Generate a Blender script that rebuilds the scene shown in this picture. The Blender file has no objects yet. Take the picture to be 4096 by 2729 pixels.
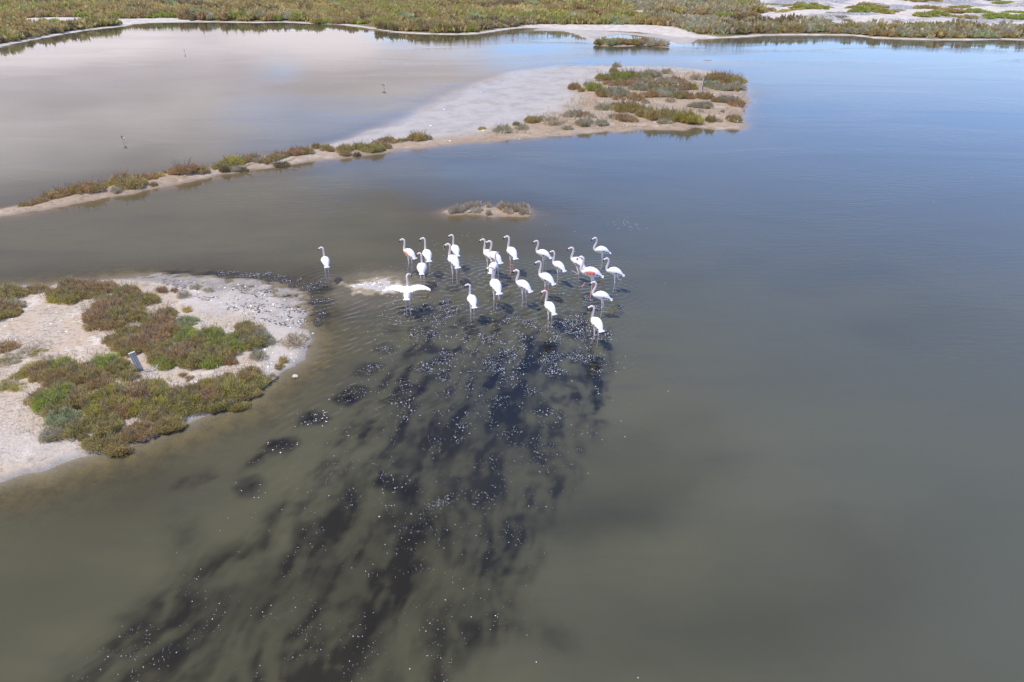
import bpy, math, random
import numpy as np
from mathutils import Vector, Matrix

R = math.radians
rng = np.random.default_rng(7)
random.seed(7)
sc = bpy.context.scene
col = sc.collection

# ------------------------------------------------------------------ camera
CAM_H, PITCH, F, CX, CY = 10.0, R(29.0), 2768.0, 2048.0, 1364.5
cam_d = bpy.data.cameras.new("camera")
cam = bpy.data.objects.new("camera", cam_d)
col.objects.link(cam)
cam.location = (0, 0, CAM_H)
cam.rotation_euler = (R(90) - PITCH, 0, 0)
cam_d.sensor_width = 36.0
cam_d.lens = F / 4096 * 36.0
cam_d.clip_start, cam_d.clip_end = 0.1, 9000
sc.camera = cam

# ------------------------------------------------------------------ sky, clouds, sun, exposure
SUN_EL, SUN_AZ = R(66), math.atan2(-0.37, -0.10)      # azimuth measured from +Y towards +X
w = bpy.data.worlds.new("World")
sc.world = w
w.use_nodes = True
nt = w.node_tree
nt.nodes.clear()


def N(nt, typ, **kw):
    n = nt.nodes.new(typ)
    for k, v in kw.items():
        if k.startswith('i_'):
            key = k[2:]
            key = int(key) if key.isdigit() else key
            n.inputs[key].default_value = v
        else:
            setattr(n, k, v)
    return n


def LK(nt, a, b):
    nt.links.new(a, b)


def math_n(nt, op, a, b=None, c=None, clamp=False):
    n = nt.nodes.new('ShaderNodeMath')
    n.operation = op
    n.use_clamp = clamp
    for i, v in enumerate((a, b, c)):
        if v is None:
            continue
        if isinstance(v, (int, float)):
            n.inputs[i].default_value = v
        else:
            nt.links.new(v, n.inputs[i])
    return n.outputs[0]


def smooth(nt, v, a, b, lo=0.0, hi=1.0):
    n = nt.nodes.new('ShaderNodeMapRange')
    n.interpolation_type = 'SMOOTHSTEP'
    n.inputs[1].default_value, n.inputs[2].default_value = a, b
    n.inputs[3].default_value, n.inputs[4].default_value = lo, hi
    nt.links.new(v, n.inputs[0])
    return n.outputs[0]


def mixc(nt, f, a, b, blend='MIX'):
    n = nt.nodes.new('ShaderNodeMix')
    n.data_type = 'RGBA'
    n.blend_type = blend
    for s, v in ((n.inputs[0], f), (n.inputs[6], a), (n.inputs[7], b)):
        if isinstance(v, (int, float)):
            s.default_value = v
        elif isinstance(v, tuple):
            s.default_value = (*v[:3], 1)
        else:
            nt.links.new(v, s)
    return n.outputs[2]


sky = N(nt, 'ShaderNodeTexSky', sky_type='NISHITA')
sky.sun_disc = False
sky.sun_elevation = SUN_EL
sky.sun_rotation = SUN_AZ % (2 * math.pi)
sky.altitude = 10
sky.air_density, sky.dust_density, sky.ozone_density = 1.0, 0.6, 3.5
tc = N(nt, 'ShaderNodeTexCoord')
sep = N(nt, 'ShaderNodeSeparateXYZ')
LK(nt, tc.outputs['Generated'], sep.inputs[0])
zz = math_n(nt, 'ADD', math_n(nt, 'MAXIMUM', sep.outputs[2], 0.0), 0.10)
cu = math_n(nt, 'DIVIDE', sep.outputs[0], zz)
cv = math_n(nt, 'DIVIDE', sep.outputs[1], zz)
cmb = N(nt, 'ShaderNodeCombineXYZ')
LK(nt, cu, cmb.inputs[0]); LK(nt, cv, cmb.inputs[1]); cmb.inputs[2].default_value = 40.26
cn = N(nt, 'ShaderNodeTexNoise', i_Scale=0.62, i_Detail=5.0, i_Roughness=0.5, i_Distortion=0.35)
LK(nt, cmb.outputs[0], cn.inputs['Vector'])
# a cloud bank over the western half of the sky thins out to scattered cloud in the east
bias = math_n(nt, 'MULTIPLY', sep.outputs[0], -0.42)
cm = smooth(nt, math_n(nt, 'ADD', cn.outputs[0], bias), 0.39, 0.61, 0.0, 0.94)
cshade = N(nt, 'ShaderNodeTexNoise', i_Scale=0.9, i_Detail=3.0)
LK(nt, cmb.outputs[0], cshade.inputs['Vector'])
el = smooth(nt, sep.outputs[2], 0.12, 0.36)
clow = mixc(nt, smooth(nt, cshade.outputs[0], 0.38, 0.62), (3.7, 3.2, 3.4), (5.4, 4.8, 4.95))
chigh = mixc(nt, smooth(nt, cshade.outputs[0], 0.35, 0.68), (1.3, 1.13, 1.4), (2.4, 2.12, 2.5))
ccol = mixc(nt, el, clow, chigh)                       # cloud bases overhead are greyer than the far cloud
tint = mixc(nt, 1.0, sky.outputs[0], (0.84, 0.94, 1.24), 'MULTIPLY')
cir = N(nt, 'ShaderNodeTexNoise', i_Scale=0.5, i_Detail=4.0, i_Roughness=0.55, i_Distortion=0.8)
cmap = N(nt, 'ShaderNodeMapping')
cmap.inputs['Scale'].default_value = (0.45, 1.3, 1.0)
cmap.inputs['Rotation'].default_value = (0, 0, R(35))
LK(nt, cmb.outputs[0], cmap.inputs[0])
LK(nt, cmap.outputs[0], cir.inputs['Vector'])
tint = mixc(nt, smooth(nt, cir.outputs[0], 0.44, 0.68, 0.0, 0.34), tint, (4.6, 4.8, 5.6))      # thin high cloud
skyc = mixc(nt, cm, tint, ccol)
bg = N(nt, 'ShaderNodeBackground', i_Strength=0.15)
LK(nt, skyc, bg.inputs[0])
wo = N(nt, 'ShaderNodeOutputWorld')
LK(nt, bg.outputs[0], wo.inputs[0])

sun_d = bpy.data.lights.new("sun", 'SUN')
sun_d.energy = 2.0
sun_d.angle = R(0.6)
sun_d.color = (1.0, 0.955, 0.88)
sun = bpy.data.objects.new("sun", sun_d)
col.objects.link(sun)
to_sun = Vector((math.sin(SUN_AZ) * math.cos(SUN_EL), math.cos(SUN_AZ) * math.cos(SUN_EL), math.sin(SUN_EL)))
sun.rotation_euler = to_sun.to_track_quat('Z', 'Y').to_euler()
sun.location = (-20, -6, 40)

vs = sc.view_settings
vs.view_transform, vs.look, vs.exposure, vs.gamma = 'Standard', 'None', 1.0, 1.0
vs.use_curve_mapping = False
sc.cycles.max_bounces = 6
sc.cycles.transparent_max_bounces = 8

# ------------------------------------------------------------------ helpers
CP, SP = math.cos(PITCH), math.sin(PITCH)


def G(px, py, z=0.0):
    """ground position seen at photo position (4096 wide), at height z"""
    u, v = (px - CX) / F, (py - CY) / F
    t = (CAM_H - z) / (SP + v * CP)
    return np.array((u * t, (CP - v * SP) * t, z))


def ppm(P):
    """photo pixels per metre at world point P"""
    return F / (P[1] * CP + (CAM_H - P[2]) * SP)


def height_at(X, Y, py):
    v = (py - CY) / F
    return (-v * (Y * CP + CAM_H * SP) - Y * SP + CAM_H * CP) / (CP - v * SP)


_perm = np.random.default_rng(11).random((64, 256, 256))


def vnoise(x, y, s=0):
    xi, yi = np.floor(x).astype(int), np.floor(y).astype(int)
    xf, yf = x - xi, y - yi
    xf, yf = xf * xf * (3 - 2 * xf), yf * yf * (3 - 2 * yf)
    t = _perm[s % 64]
    a, b = t[xi & 255, yi & 255], t[(xi + 1) & 255, yi & 255]
    c, d = t[xi & 255, (yi + 1) & 255], t[(xi + 1) & 255, (yi + 1) & 255]
    return (a + (b - a) * xf) * (1 - yf) + (c + (d - c) * xf) * yf


def fbm(x, y, s=0, o=4):
    r, a, t = 0.0, 1.0, 0.0
    for i in range(o):
        r = r + a * vnoise(x * 2 ** i + 17.3 * i, y * 2 ** i - 9.1 * i, s + i)
        t += a
        a *= 0.5
    return r / t


def sstep(x, a, b):
    t = np.clip((x - a) / (b - a), 0, 1)
    return t * t * (3 - 2 * t)


def seg_dist(x, y, ax, ay, bx, by):
    dx, dy = bx - ax, by - ay
    t = np.clip(((x - ax) * dx + (y - ay) * dy) / (dx * dx + dy * dy + 1e-12), 0, 1)
    return np.hypot(x - ax - t * dx, y - ay - t * dy)


def inside(x, y, poly):
    r = np.zeros(np.shape(x), bool)
    n = len(poly)
    for i in range(n):
        ax, ay = poly[i]
        bx, by = poly[(i + 1) % n]
        c = ((ay > y) != (by > y)) & (x < (bx - ax) * (y - ay) / (by - ay + 1e-12) + ax)
        r ^= c
    return r


def sdf(x, y, poly):
    """positive inside"""
    d = np.full(np.shape(x), 1e9)
    n = len(poly)
    for i in range(n):
        ax, ay = poly[i]
        bx, by = poly[(i + 1) % n]
        d = np.minimum(d, seg_dist(x, y, ax, ay, bx, by))
    return np.where(inside(x, y, poly), d, -d)


def wpoly(pts, z=0.0):
    return [tuple(G(a, b, z)[:2]) for a, b in pts]


def zm(pts, ox, oy, s):
    """positions noted on an enlargement back to photo positions"""
    return [(ox + p[0] / s, oy + p[1] / s) + tuple(p[2:]) for p in pts]


def mesh_np(name, V, Fa, attrs=None, smooth_sh=False):
    me = bpy.data.meshes.new(name)
    V = np.asarray(V, np.float32)
    Fa = np.asarray(Fa, np.int32)
    n, k = Fa.shape
    me.vertices.add(len(V))
    me.vertices.foreach_set('co', V.ravel())
    me.loops.add(n * k)
    me.loops.foreach_set('vertex_index', Fa.ravel())
    me.polygons.add(n)
    me.polygons.foreach_set('loop_start', np.arange(0, n * k, k, dtype=np.int32))
    me.update(calc_edges=True)
    if smooth_sh:
        me.polygons.foreach_set('use_smooth', np.ones(n, bool))
    for an, av in (attrs or {}).items():
        at = me.attributes.new(an, 'FLOAT', 'POINT')
        at.data.foreach_set('value', np.asarray(av, np.float32).ravel())
    me.validate()
    return me


def link(name, data, parent=None, mat=None):
    o = bpy.data.objects.new(name, data)
    col.objects.link(o)
    if parent is not None:
        o.parent = parent
    if mat is not None:
        if len(data.materials) == 0:
            data.materials.append(mat)
        else:
            o.material_slots[0].link = 'OBJECT'
            o.material_slots[0].material = mat
    return o


def tag(o, label=None, cat=None, group=None, kind=None):
    if label: o['label'] = label
    if cat: o['category'] = cat
    if group: o['group'] = group
    if kind: o['kind'] = kind
    return o


def grid_faces(nx, ny):
    i = np.arange(nx * ny).reshape(ny, nx)
    return np.stack([i[:-1, :-1], i[:-1, 1:], i[1:, 1:], i[1:, :-1]], -1).reshape(-1, 4)


def axis(*spans):
    out = []
    for a, b, d in spans:
        n = max(1, int(round((b - a) / d)))
        out.append(np.linspace(a, b, n, endpoint=False))
    out.append(np.array([spans[-1][1]]))
    return np.concatenate(out)


def new_mat(name):
    m = bpy.data.materials.new(name)
    m.use_nodes = True
    m.node_tree.nodes.clear()
    return m, m.node_tree


def out(nt, sh):
    o = nt.nodes.new('ShaderNodeOutputMaterial')
    nt.links.new(sh, o.inputs[0])


# ------------------------------------------------------------------ shores (photo positions -> ground)
NEAR = wpoly([(-700, 2130), (-250, 2005), (0, 1928)] + zm(
    [(150, 1420), (290, 1390), (400, 1340), (520, 1305), (640, 1280), (780, 1250), (900, 1195), (1000, 1155),
     (1080, 1125), (1200, 1090), (1330, 1030), (1450, 990), (1560, 930), (1660, 860), (1760, 785), (1830, 735),
     (1880, 690), (1930, 625), (1940, 560), (1920, 510), (1880, 490), (1840, 460), (1850, 400), (1840, 340),
     (1800, 290), (1700, 245), (1600, 222), (1480, 215), (1340, 222), (1280, 195), (1150, 195), (1000, 182),
     (900, 180), (760, 180), (650, 185), (580, 192), (400, 205), (300, 232), (150, 225), (0, 240)],
    0, 1000, 1.568) + [(-300, 1165), (-800, 1190)])
NEAR_FLAT = wpoly([(560, 1105), (700, 1100), (840, 1110), (1000, 1125), (1130, 1140), (1220, 1180), (1230, 1250),
                   (1190, 1300), (1130, 1290), (1060, 1240), (950, 1250), (850, 1200), (700, 1150)])
D = 1.7408
SPIT = wpoly([(a * D, b * D) for a, b in
              [(-120, 515), (0, 497), (40, 492), (100, 484), (160, 473), (230, 459), (300, 445), (400, 426), (500, 406),
               (600, 389), (700, 375), (760, 366), (830, 358), (900, 348), (960, 341), (1050, 331), (1130, 326),
               (1200, 320), (1300, 312), (1400, 303), (1440, 304), (1500, 297), (1570, 300), (1600, 294), (1650, 299),
               (1705, 298), (1717, 286), (1709, 276), (1714, 262), (1710, 252), (1728, 236), (1722, 230), (1712, 221),
               (1716, 205), (1704, 190), (1690, 176), (1640, 164), (1560, 156), (1480, 153), (1400, 151), (1310, 152),
               (1240, 163), (1160, 185), (1080, 215), (1010, 250), (960, 280), (890, 303), (830, 322), (740, 336),
               (660, 349), (560, 372), (480, 389), (420, 393), (340, 409), (240, 425), (150, 447), (60, 471),
               (0, 484), (-120, 505)]])
SPIT_FLAT = wpoly([(a * D, b * D) for a, b in
                   [(1300, 150), (1380, 152), (1310, 190), (1260, 240), (1200, 280), (1080, 305), (960, 318), (900, 325),
                    (820, 335), (860, 305), (940, 268), (1000, 235), (1080, 200), (1180, 165)]])
ISLET = wpoly(zm([(330, 470), (420, 430), (600, 400), (800, 390), (1000, 375), (1200, 370), (1390, 380), (1600, 390),
                  (1800, 400), (1950, 430), (2010, 470), (1990, 520), (1960, 545), (1800, 555), (1600, 540),
                  (1400, 545), (1250, 550), (1100, 525), (950, 505), (760, 505), (690, 525), (560, 530), (440, 520),
                  (400, 495)], 1700, 750, 4.708))
ISLET_TAIL = wpoly(zm([(1950, 420), (2150, 440), (2300, 470), (2250, 520), (2050, 560), (1960, 545)], 1700, 750, 4.708))
BAR = wpoly([(1395, 1143), (1450, 1130), (1500, 1124), (1575, 1126), (1588, 1140), (1570, 1163), (1500, 1166),
             (1440, 1160)])
FARISLET = wpoly(zm([(1485, 270), (1520, 262), (1600, 258), (1760, 256), (1880, 262), (1935, 280), (1930, 288),
                     (1860, 286), (1790, 276), (1700, 282), (1600, 284), (1520, 280)], 1400, 0, 1.5187))
MUDSPOT = wpoly([(2815, 241), (2830, 239), (2850, 241), (2840, 245), (2822, 245)])
FAR_LINE = [(-1500, 420), (-700, 300), (-300, 232), (0, 189), (60, 175), (143, 158), (238, 140), (333, 125), (404, 116),
            (488, 107), (535, 98), (595, 92), (744, 89), (892, 90), (1011, 92), (1130, 90), (1237, 95), (1338, 98),
            (1400, 104), (1463, 113), (1510, 119), (1528, 124), (1588, 132), (1707, 138), (1814, 140), (1885, 138),
            (1945, 132), (2005, 122), (2088, 112), (2170, 112), (2254, 119), (2340, 122), (2450, 124), (2560, 130),
            (2640, 140), (2690, 150), (2750, 149), (2810, 157), (2938, 152), (3057, 143), (3152, 142), (3295, 142),
            (3414, 143), (3497, 154), (3628, 159), (3770, 162), (3890, 162), (4010, 159), (4100, 163), (4400, 172),
            (5000, 200), (6200, 300)]
FAR = wpoly(FAR_LINE) + [(900.0, 60.0), (3000.0, 200.0), (3000.0, 3500.0), (-3000.0, 3500.0), (-3000.0, 60.0)]
FAR_FLAT = wpoly([(2150, 108), (2254, 112), (2700, 140), (2830, 152), (2800, 170), (2740, 182), (2690, 180), (2640, 160),
                  (2500, 140), (2420, 150), (2400, 168), (2340, 150), (2254, 128), (2100, 124)])
FARBAR = wpoly([(2235, 118), (2262, 117), (2330, 136), (2398, 168), (2380, 172), (2310, 140)])
# where the far land is bare: a beach strip on the left, a white beach and dunes on the right
BEACH_L = wpoly([(-400, 110), (0, 99), (121, 89), (223, 84), (395, 83), (574, 82), (701, 79), (809, 86), (595, 93),
                 (488, 106), (440, 96), (287, 107), (191, 116), (0, 117), (-400, 150)])
BEACH_M = wpoly([(2080, 108), (2170, 103), (2320, 107), (2500, 110), (2620, 112), (2720, 122), (2800, 145), (2900, 152),
                 (2750, 152), (2600, 145), (2254, 125), (2080, 116)])
DUNE = wpoly([(3010, -40), (3020, 30), (3040, 60), (2990, 100), (2990, 113), (3150, 107), (3400, 113), (3600, 124),
              (3800, 122), (4096, 118), (5200, 120), (5200, -60)])


def h_generic(x, y, poly, slope_out, top, rise, nz=0.0, s=0):
    d = sdf(x, y, poly)
    d = d + nz * (fbm(x * 1.3, y * 1.3, s, 3) - 0.5) * 2
    return np.where(d > 0, top * (1 - np.exp(-np.maximum(d, 0) / rise)), np.maximum(slope_out * d, -0.7)), d


def h_near(x, y):
    h, d = h_generic(x, y, NEAR, 0.075, 0.22, 0.9, 0.14, 3)
    df = sdf(x, y, NEAR_FLAT)
    k = sstep(df, -0.9, 0.5)
    mott = fbm(x * 2.2, y * 2.6, 9, 4) - 0.5
    flat = 0.012 + 0.085 * mott + 0.010 * np.clip(d, -2, 1.2) + 0.05 * (fbm(x * 7, y * 9, 19, 2) - .5) * sstep(d, 1.5, 0)
    h = h * (1 - k) + flat * k
    h = h + np.where(h > 0.05, 0.05 * (fbm(x * 1.1, y * 1.1, 5, 4) - 0.5), 0)
    return h


def h_spit(x, y):
    h, d = h_generic(x, y, SPIT, 0.09, 0.30, 1.3, 0.35, 13)
    df = sdf(x, y, SPIT_FLAT)
    k = sstep(df, -5.0, 1.0)
    flat = 0.020 + 0.055 * (fbm(x * 0.5, y * 0.35, 23, 5) - 0.5) + 0.010 * np.clip(d, -9, 2)
    h = h * (1 - k) + flat * k
    # the inner (far) side of the spit shelves very gently
    return h + np.where(h > 0.06, 0.10 * (fbm(x * 0.6, y * 0.6, 25, 4) - 0.5), 0)


def h_islet(x, y):
    h, d = h_generic(x, y, ISLET, 0.10, 0.12, 0.5, 0.15, 31)
    t = sdf(x, y, ISLET_TAIL)
    return np.maximum(h, -0.05 + 0.03 * np.clip(t * 2, -8, 1) + 0.03 * (fbm(x * 2, y * 2, 3) - .5))


def h_bar(x, y):
    h, d = h_generic(x, y, BAR, 0.07, 0.022, 0.4, 0.2, 33)
    return h + 0.06 * (fbm(x * 5, y * 6, 35, 3) - 0.5)


def h_farislet(x, y):
    return h_generic(x, y, FARISLET, 0.06, 0.25, 1.2, 0.3, 37)[0]


def h_mudspot(x, y):
    return h_generic(x, y, MUDSPOT, 0.015, 0.03, 0.5, 0.2, 39)[0]


def h_far(x, y):
    h, d = h_generic(x, y, FAR, 0.05, 0.55, 5.0, 0.7, 41)
    fl = sdf(x, y, FAR_FLAT)
    h = np.where((h < 0.05) & (fl > -3), np.maximum(h, -0.02 + 0.02 * np.clip(fl, -8, 2) + 0.02 * (fbm(x * .3, y * .2, 4) - .5)), h)
    h = np.maximum(h, np.where(sdf(x, y, FARBAR) > 0, 0.03, -9))
    du = sstep(sdf(x, y, DUNE), 0, 12)
    h = h + np.where(d > 3, du * 2.6 * (fbm(x * 0.09, y * 0.07, 45, 4) - 0.38) + sstep(d, 3, 25) * 0.7 * (fbm(x * .06, y * .06, 47, 3) - .3), 0)
    return h


BOX = {}
for nm, pl, fn, mg in (('near', NEAR + NEAR_FLAT, h_near, 6), ('spit', SPIT, h_spit, 9), ('islet', ISLET + ISLET_TAIL, h_islet, 5),
                       ('bar', BAR, h_bar, 5), ('farislet', FARISLET, h_farislet, 8), ('mudspot', MUDSPOT, h_mudspot, 20),
                       ('far', FAR + FAR_FLAT, h_far, 14)):
    a = np.array(pl)
    BOX[nm] = (a[:, 0].min() - mg, a[:, 0].max() + mg, a[:, 1].min() - mg, a[:, 1].max() + mg, fn)


def bed_height(x, y):
    h = np.full(x.shape, -0.7)
    for x0, x1, y0, y1, fn in BOX.values():
        m = (x > x0) & (x < x1) & (y > y0) & (y < y1)
        if m.any():
            h[m] = np.maximum(h[m], fn(x[m], y[m]))
    return h


# ------------------------------------------------------------------ ground materials
def sand_mat(name, dry, dry2, wet, pale, scale=1.0, pit=0.35, crack=0.4, sub=None, mud=None):
    m, nt = new_mat(name)
    geo = N(nt, 'ShaderNodeNewGeometry')
    sp = N(nt, 'ShaderNodeSeparateXYZ')
    LK(nt, geo.outputs['Position'], sp.inputs[0])
    def noise(sx, det=5, ro=0.6, vec=None):
        n = N(nt, 'ShaderNodeTexNoise', i_Scale=sx * scale, i_Detail=det, i_Roughness=ro)
        LK(nt, vec or geo.outputs['Position'], n.inputs['Vector'])
        return n.outputs[0]
    big, mid, fine = noise(0.45), noise(3.0), noise(22.0, 4)
    c = mixc(nt, smooth(nt, big, 0.38, 0.62), dry, dry2)
    c = mixc(nt, smooth(nt, math_n(nt, 'ADD', math_n(nt, 'MULTIPLY', noise(0.8), 0.6), math_n(nt, 'MULTIPLY', mid, 0.4)), 0.52, 0.62), c, pale)
    # trampled hollows and grit
    st = N(nt, 'ShaderNodeMapping'); st.inputs['Scale'].default_value = (1.0, 1.6, 1.0)
    LK(nt, geo.outputs['Position'], st.inputs[0])
    pits = noise(6.0, 3, 0.55, st.outputs[0])
    c = mixc(nt, smooth(nt, pits, 0.50, 0.66, 0.0, pit), c, tuple(0.42 * v for v in dry))
    c = mixc(nt, smooth(nt, fine, 0.35, 0.75, 0.0, 0.30), c, tuple(min(1, 1.25 * v) for v in dry2))
    vo = N(nt, 'ShaderNodeTexVoronoi', feature='DISTANCE_TO_EDGE', i_Scale=9.0 * scale)
    LK(nt, geo.outputs['Position'], vo.inputs['Vector'])
    ck = math_n(nt, 'MULTIPLY', smooth(nt, vo.outputs['Distance'], 0.0, 0.07, crack, 0.0), smooth(nt, big, 0.45, 0.6))
    c = mixc(nt, ck, c, tuple(0.35 * v for v in dry))
    wn = math_n(nt, 'ADD', sp.outputs[2], math_n(nt, 'MULTIPLY', math_n(nt, 'SUBTRACT', mid, 0.5), 0.06))
    wetf = smooth(nt, wn, 0.005, 0.07, 1.0, 0.0)
    c = mixc(nt, wetf, c, wet)
    if mud:
        ma = N(nt, 'ShaderNodeAttribute', attribute_name='mud').outputs['Fac']
        mst = N(nt, 'ShaderNodeMapping'); mst.inputs['Scale'].default_value = (1.0, 0.8, 1.0); mst.inputs['Rotation'].default_value = (0, 0, R(-25))
        LK(nt, geo.outputs['Position'], mst.inputs[0])
        mc = mixc(nt, smooth(nt, noise(1.2, 6, .65, mst.outputs[0]), .40, .68), mud, tuple(.78 * v for v in mud))
        c = mixc(nt, ma, c, mc)
    if sub:
        c = mixc(nt, smooth(nt, wn, -0.05, 0.0, 1.0, 0.0), c, mixc(nt, smooth(nt, mid, .4, .65), sub, tuple(.55 * v for v in sub)))
    b = N(nt, 'ShaderNodeBsdfPrincipled')
    LK(nt, c, b.inputs['Base Color'])
    LK(nt, math_n(nt, 'SUBTRACT', 0.95, math_n(nt, 'MULTIPLY', wetf, 0.5)), b.inputs['Roughness'])
    b.inputs['Specular IOR Level'].default_value = 0.25
    bm = N(nt, 'ShaderNodeBump', i_Strength=0.9, i_Distance=0.05 / scale)
    hh = math_n(nt, 'ADD', math_n(nt, 'MULTIPLY', pits, -0.8), math_n(nt, 'ADD', math_n(nt, 'MULTIPLY', mid, 0.5), math_n(nt, 'MULTIPLY', fine, 0.25)))
    LK(nt, math_n(nt, 'SUBTRACT', hh, math_n(nt, 'MULTIPLY', ck, 0.3)), bm.inputs['Height'])
    LK(nt, bm.outputs[0], b.inputs['Normal'])
    out(nt, b.outputs[0])
    return m


M_SAND = sand_mat('island sand', (0.41, 0.325, 0.235), (0.44, 0.37, 0.29), (0.235, 0.215, 0.19), (0.54, 0.48, 0.41), 1.0, 0.60, 0.5, (0.27, 0.22, 0.10), (0.47, 0.43, 0.38))
M_SPIT = sand_mat('spit sand', (0.29, 0.212, 0.142), (0.35, 0.275, 0.20), (0.235, 0.185, 0.135), (0.40, 0.335, 0.265), 0.5, 0.5, 0.25, None, (0.375, 0.35, 0.318))
M_BED = sand_mat('lagoon bed mud', (0.20, 0.17, 0.11), (0.16, 0.14, 0.10), (0.19, 0.165, 0.105), (0.26, 0.22, 0.15), 0.5, 0.2, 0.0)


def far_mat():
    m, nt = new_mat('far shore ground')
    geo = N(nt, 'ShaderNodeNewGeometry')
    sp = N(nt, 'ShaderNodeSeparateXYZ')
    LK(nt, geo.outputs['Position'], sp.inputs[0])
    bare = N(nt, 'ShaderNodeAttribute', attribute_name='bare').outputs['Fac']
    wrack = N(nt, 'ShaderNodeAttribute', attribute_name='wrack').outputs['Fac']
    def noise(s, d=5, ro=0.6):
        n = N(nt, 'ShaderNodeTexNoise', i_Scale=s, i_Detail=d, i_Roughness=ro)
        LK(nt, geo.outputs['Position'], n.inputs['Vector'])
        return n.outputs[0]
    n1, n2, n3 = noise(0.12), noise(0.8), noise(2.6)
    veg = mixc(nt, smooth(nt, n1, 0.4, 0.6), (0.15, 0.115, 0.06), (0.17, 0.15, 0.06))
    sand = mixc(nt, smooth(nt, n2, 0.35, 0.65), (0.43, 0.385, 0.335), (0.54, 0.50, 0.455))
    wr = mixc(nt, smooth(nt, n3, 0.40, 0.60), (0.14, 0.14, 0.155), (0.42, 0.41, 0.41))
    c = mixc(nt, bare, veg, sand)
    c = mixc(nt, wrack, c, wr)
    wetf = smooth(nt, sp.outputs[2], 0.0, 0.06, 0.75, 0.0)
    c = mixc(nt, wetf, c, (0.30, 0.275, 0.25))
    b = N(nt, 'ShaderNodeBsdfPrincipled', i_Roughness=0.95)
    b.inputs['Specular IOR Level'].default_value = 0.15
    LK(nt, c, b.inputs['Base Color'])
    bm = N(nt, 'ShaderNodeBump', i_Strength=0.8, i_Distance=0.25)
    LK(nt, math_n(nt, 'ADD', n2, math_n(nt, 'MULTIPLY', n3, 0.6)), bm.inputs['Height'])
    LK(nt, bm.outputs[0], b.inputs['Normal'])
    out(nt, b.outputs[0])
    return m


M_FAR = far_mat()


def terrain(name, xs, ys, fn, mat, zmin=-0.45, attrs=None):
    X, Y = np.meshgrid(xs, ys)
    x, y = X.ravel(), Y.ravel()
    h = fn(x, y)
    Fa = grid_faces(len(xs), len(ys))
    keep = (h[Fa] > zmin).any(1)
    Fa = Fa[keep]
    used = np.unique(Fa)
    remap = np.full(len(x), -1)
    remap[used] = np.arange(len(used))
    at = {k: f(x[used], y[used], h[used]) for k, f in (attrs or {}).items()}
    me = mesh_np(name, np.stack([x, y, h], -1)[used], remap[Fa], at, True)
    o = link(name, me, None, mat)
    return tag(o, kind='structure')


def bx(nm, d, dy=None):
    x0, x1, y0, y1, _ = BOX[nm]
    return axis((x0, x1, d)), axis((y0, y1, dy or d))


gx, gy = bx('near', 0.06)
gx, gy = axis((-27, -3.2, 0.06)), axis((8.0, 25.5, 0.06))
WHITE_A = wpoly(zm([(250, 230), (700, 260), (1300, 260), (1700, 420), (1780, 760), (1700, 950), (1500, 1120), (1300, 1280), (1250, 1000), (1000, 1060), (600, 1150),
                    (300, 1220), (0, 1290), (-50, 1220), (300, 1130), (900, 1020), (1250, 850), (1330, 760), (1000, 600), (500, 560), (300, 400)], 600, 1080, 2.8))
WHITE_B = wpoly(zm([(-300, 1000), (0, 950), (400, 1000), (700, 1000), (950, 1020), (1000, 1120), (1150, 1160), (700, 1240), (0, 1330), (-300, 1380)], 0, 1400, 2.851))
terrain('island_terrain', gx, gy, h_near, M_SAND, -0.45,
        {'mud': lambda x, y, h: np.maximum(sstep(sdf(x, y, WHITE_A) + .5 * (fbm(x * 2, y * 2, 65, 4) - .5), -.3, .35) * .6,
                                           sstep(sdf(x, y, WHITE_B) + .6 * (fbm(x * 2, y * 2, 67, 4) - .5), -.35, .35) * .45)})
MUD_AREA = wpoly([(a * D, b * D) for a, b in [(1290, 152), (1560, 155), (1690, 175), (1560, 172), (1400, 180), (1330, 200), (1320, 235), (1290, 262), (1180, 290),
                 (1060, 312), (940, 322), (820, 338), (740, 345), (700, 345), (830, 312), (930, 270), (1000, 235), (1080, 198), (1180, 165)]])
terrain('spit_terrain', *bx('spit', 0.16, 0.16), h_spit, M_SPIT, -0.45,
        {'mud': lambda x, y, h: sstep(sdf(x, y, MUD_AREA) + 2.2 * (fbm(x * .5, y * .4, 63, 4) - .5), -1.5, 1.2)})
terrain('islet_terrain', *bx('islet', 0.07), h_islet, M_SPIT)
M_BAR = sand_mat('sandbar mud', (.44, .40, .355), (.48, .445, .40), (.40, .37, .33), (.54, .50, .46), 1.0, .4, 0.0)
terrain('sandbar_terrain', *bx('bar', 0.05), h_bar, M_BAR)
terrain('far_islet_terrain', *bx('farislet', 0.3), h_farislet, M_SPIT)
terrain('mud_spot_terrain', *bx('mudspot', 0.3), h_mudspot, M_SPIT, -0.3)


def bare_fn(x, y, h):
    b = np.maximum.reduce([sstep(sdf(x, y, p) + 2.0 * (fbm(x * .3, y * .3, 51, 3) - .5), -0.6, 0.6) for p in (BEACH_L, BEACH_M, DUNE)])
    shore = sstep(sdf(x, y, FAR), 1.3, 0.7)
    tr = np.zeros(x.shape)
    for pl in ([(130, 36), (160, 30), (205, 18)], [(362, 22), (385, 8), (410, -6)], [(700, 2), (1050, -2)], [(880, 40), (900, 36)]):
        q = wpoly(pl)
        for (ax, ay), (cx_, cy_) in zip(q[:-1], q[1:]):
            tr = np.maximum(tr, sstep(seg_dist(x, y, ax, ay, cx_, cy_), 1.1, 0.4))
    spots = sstep(fbm(x * 0.16, y * 0.10, 57, 4), 0.60, 0.66) * sstep(x, -40, 40) * .8 * sstep(y, 125, 150)
    return np.clip(np.maximum.reduce([b, shore, tr, spots]), 0, 1)


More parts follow.
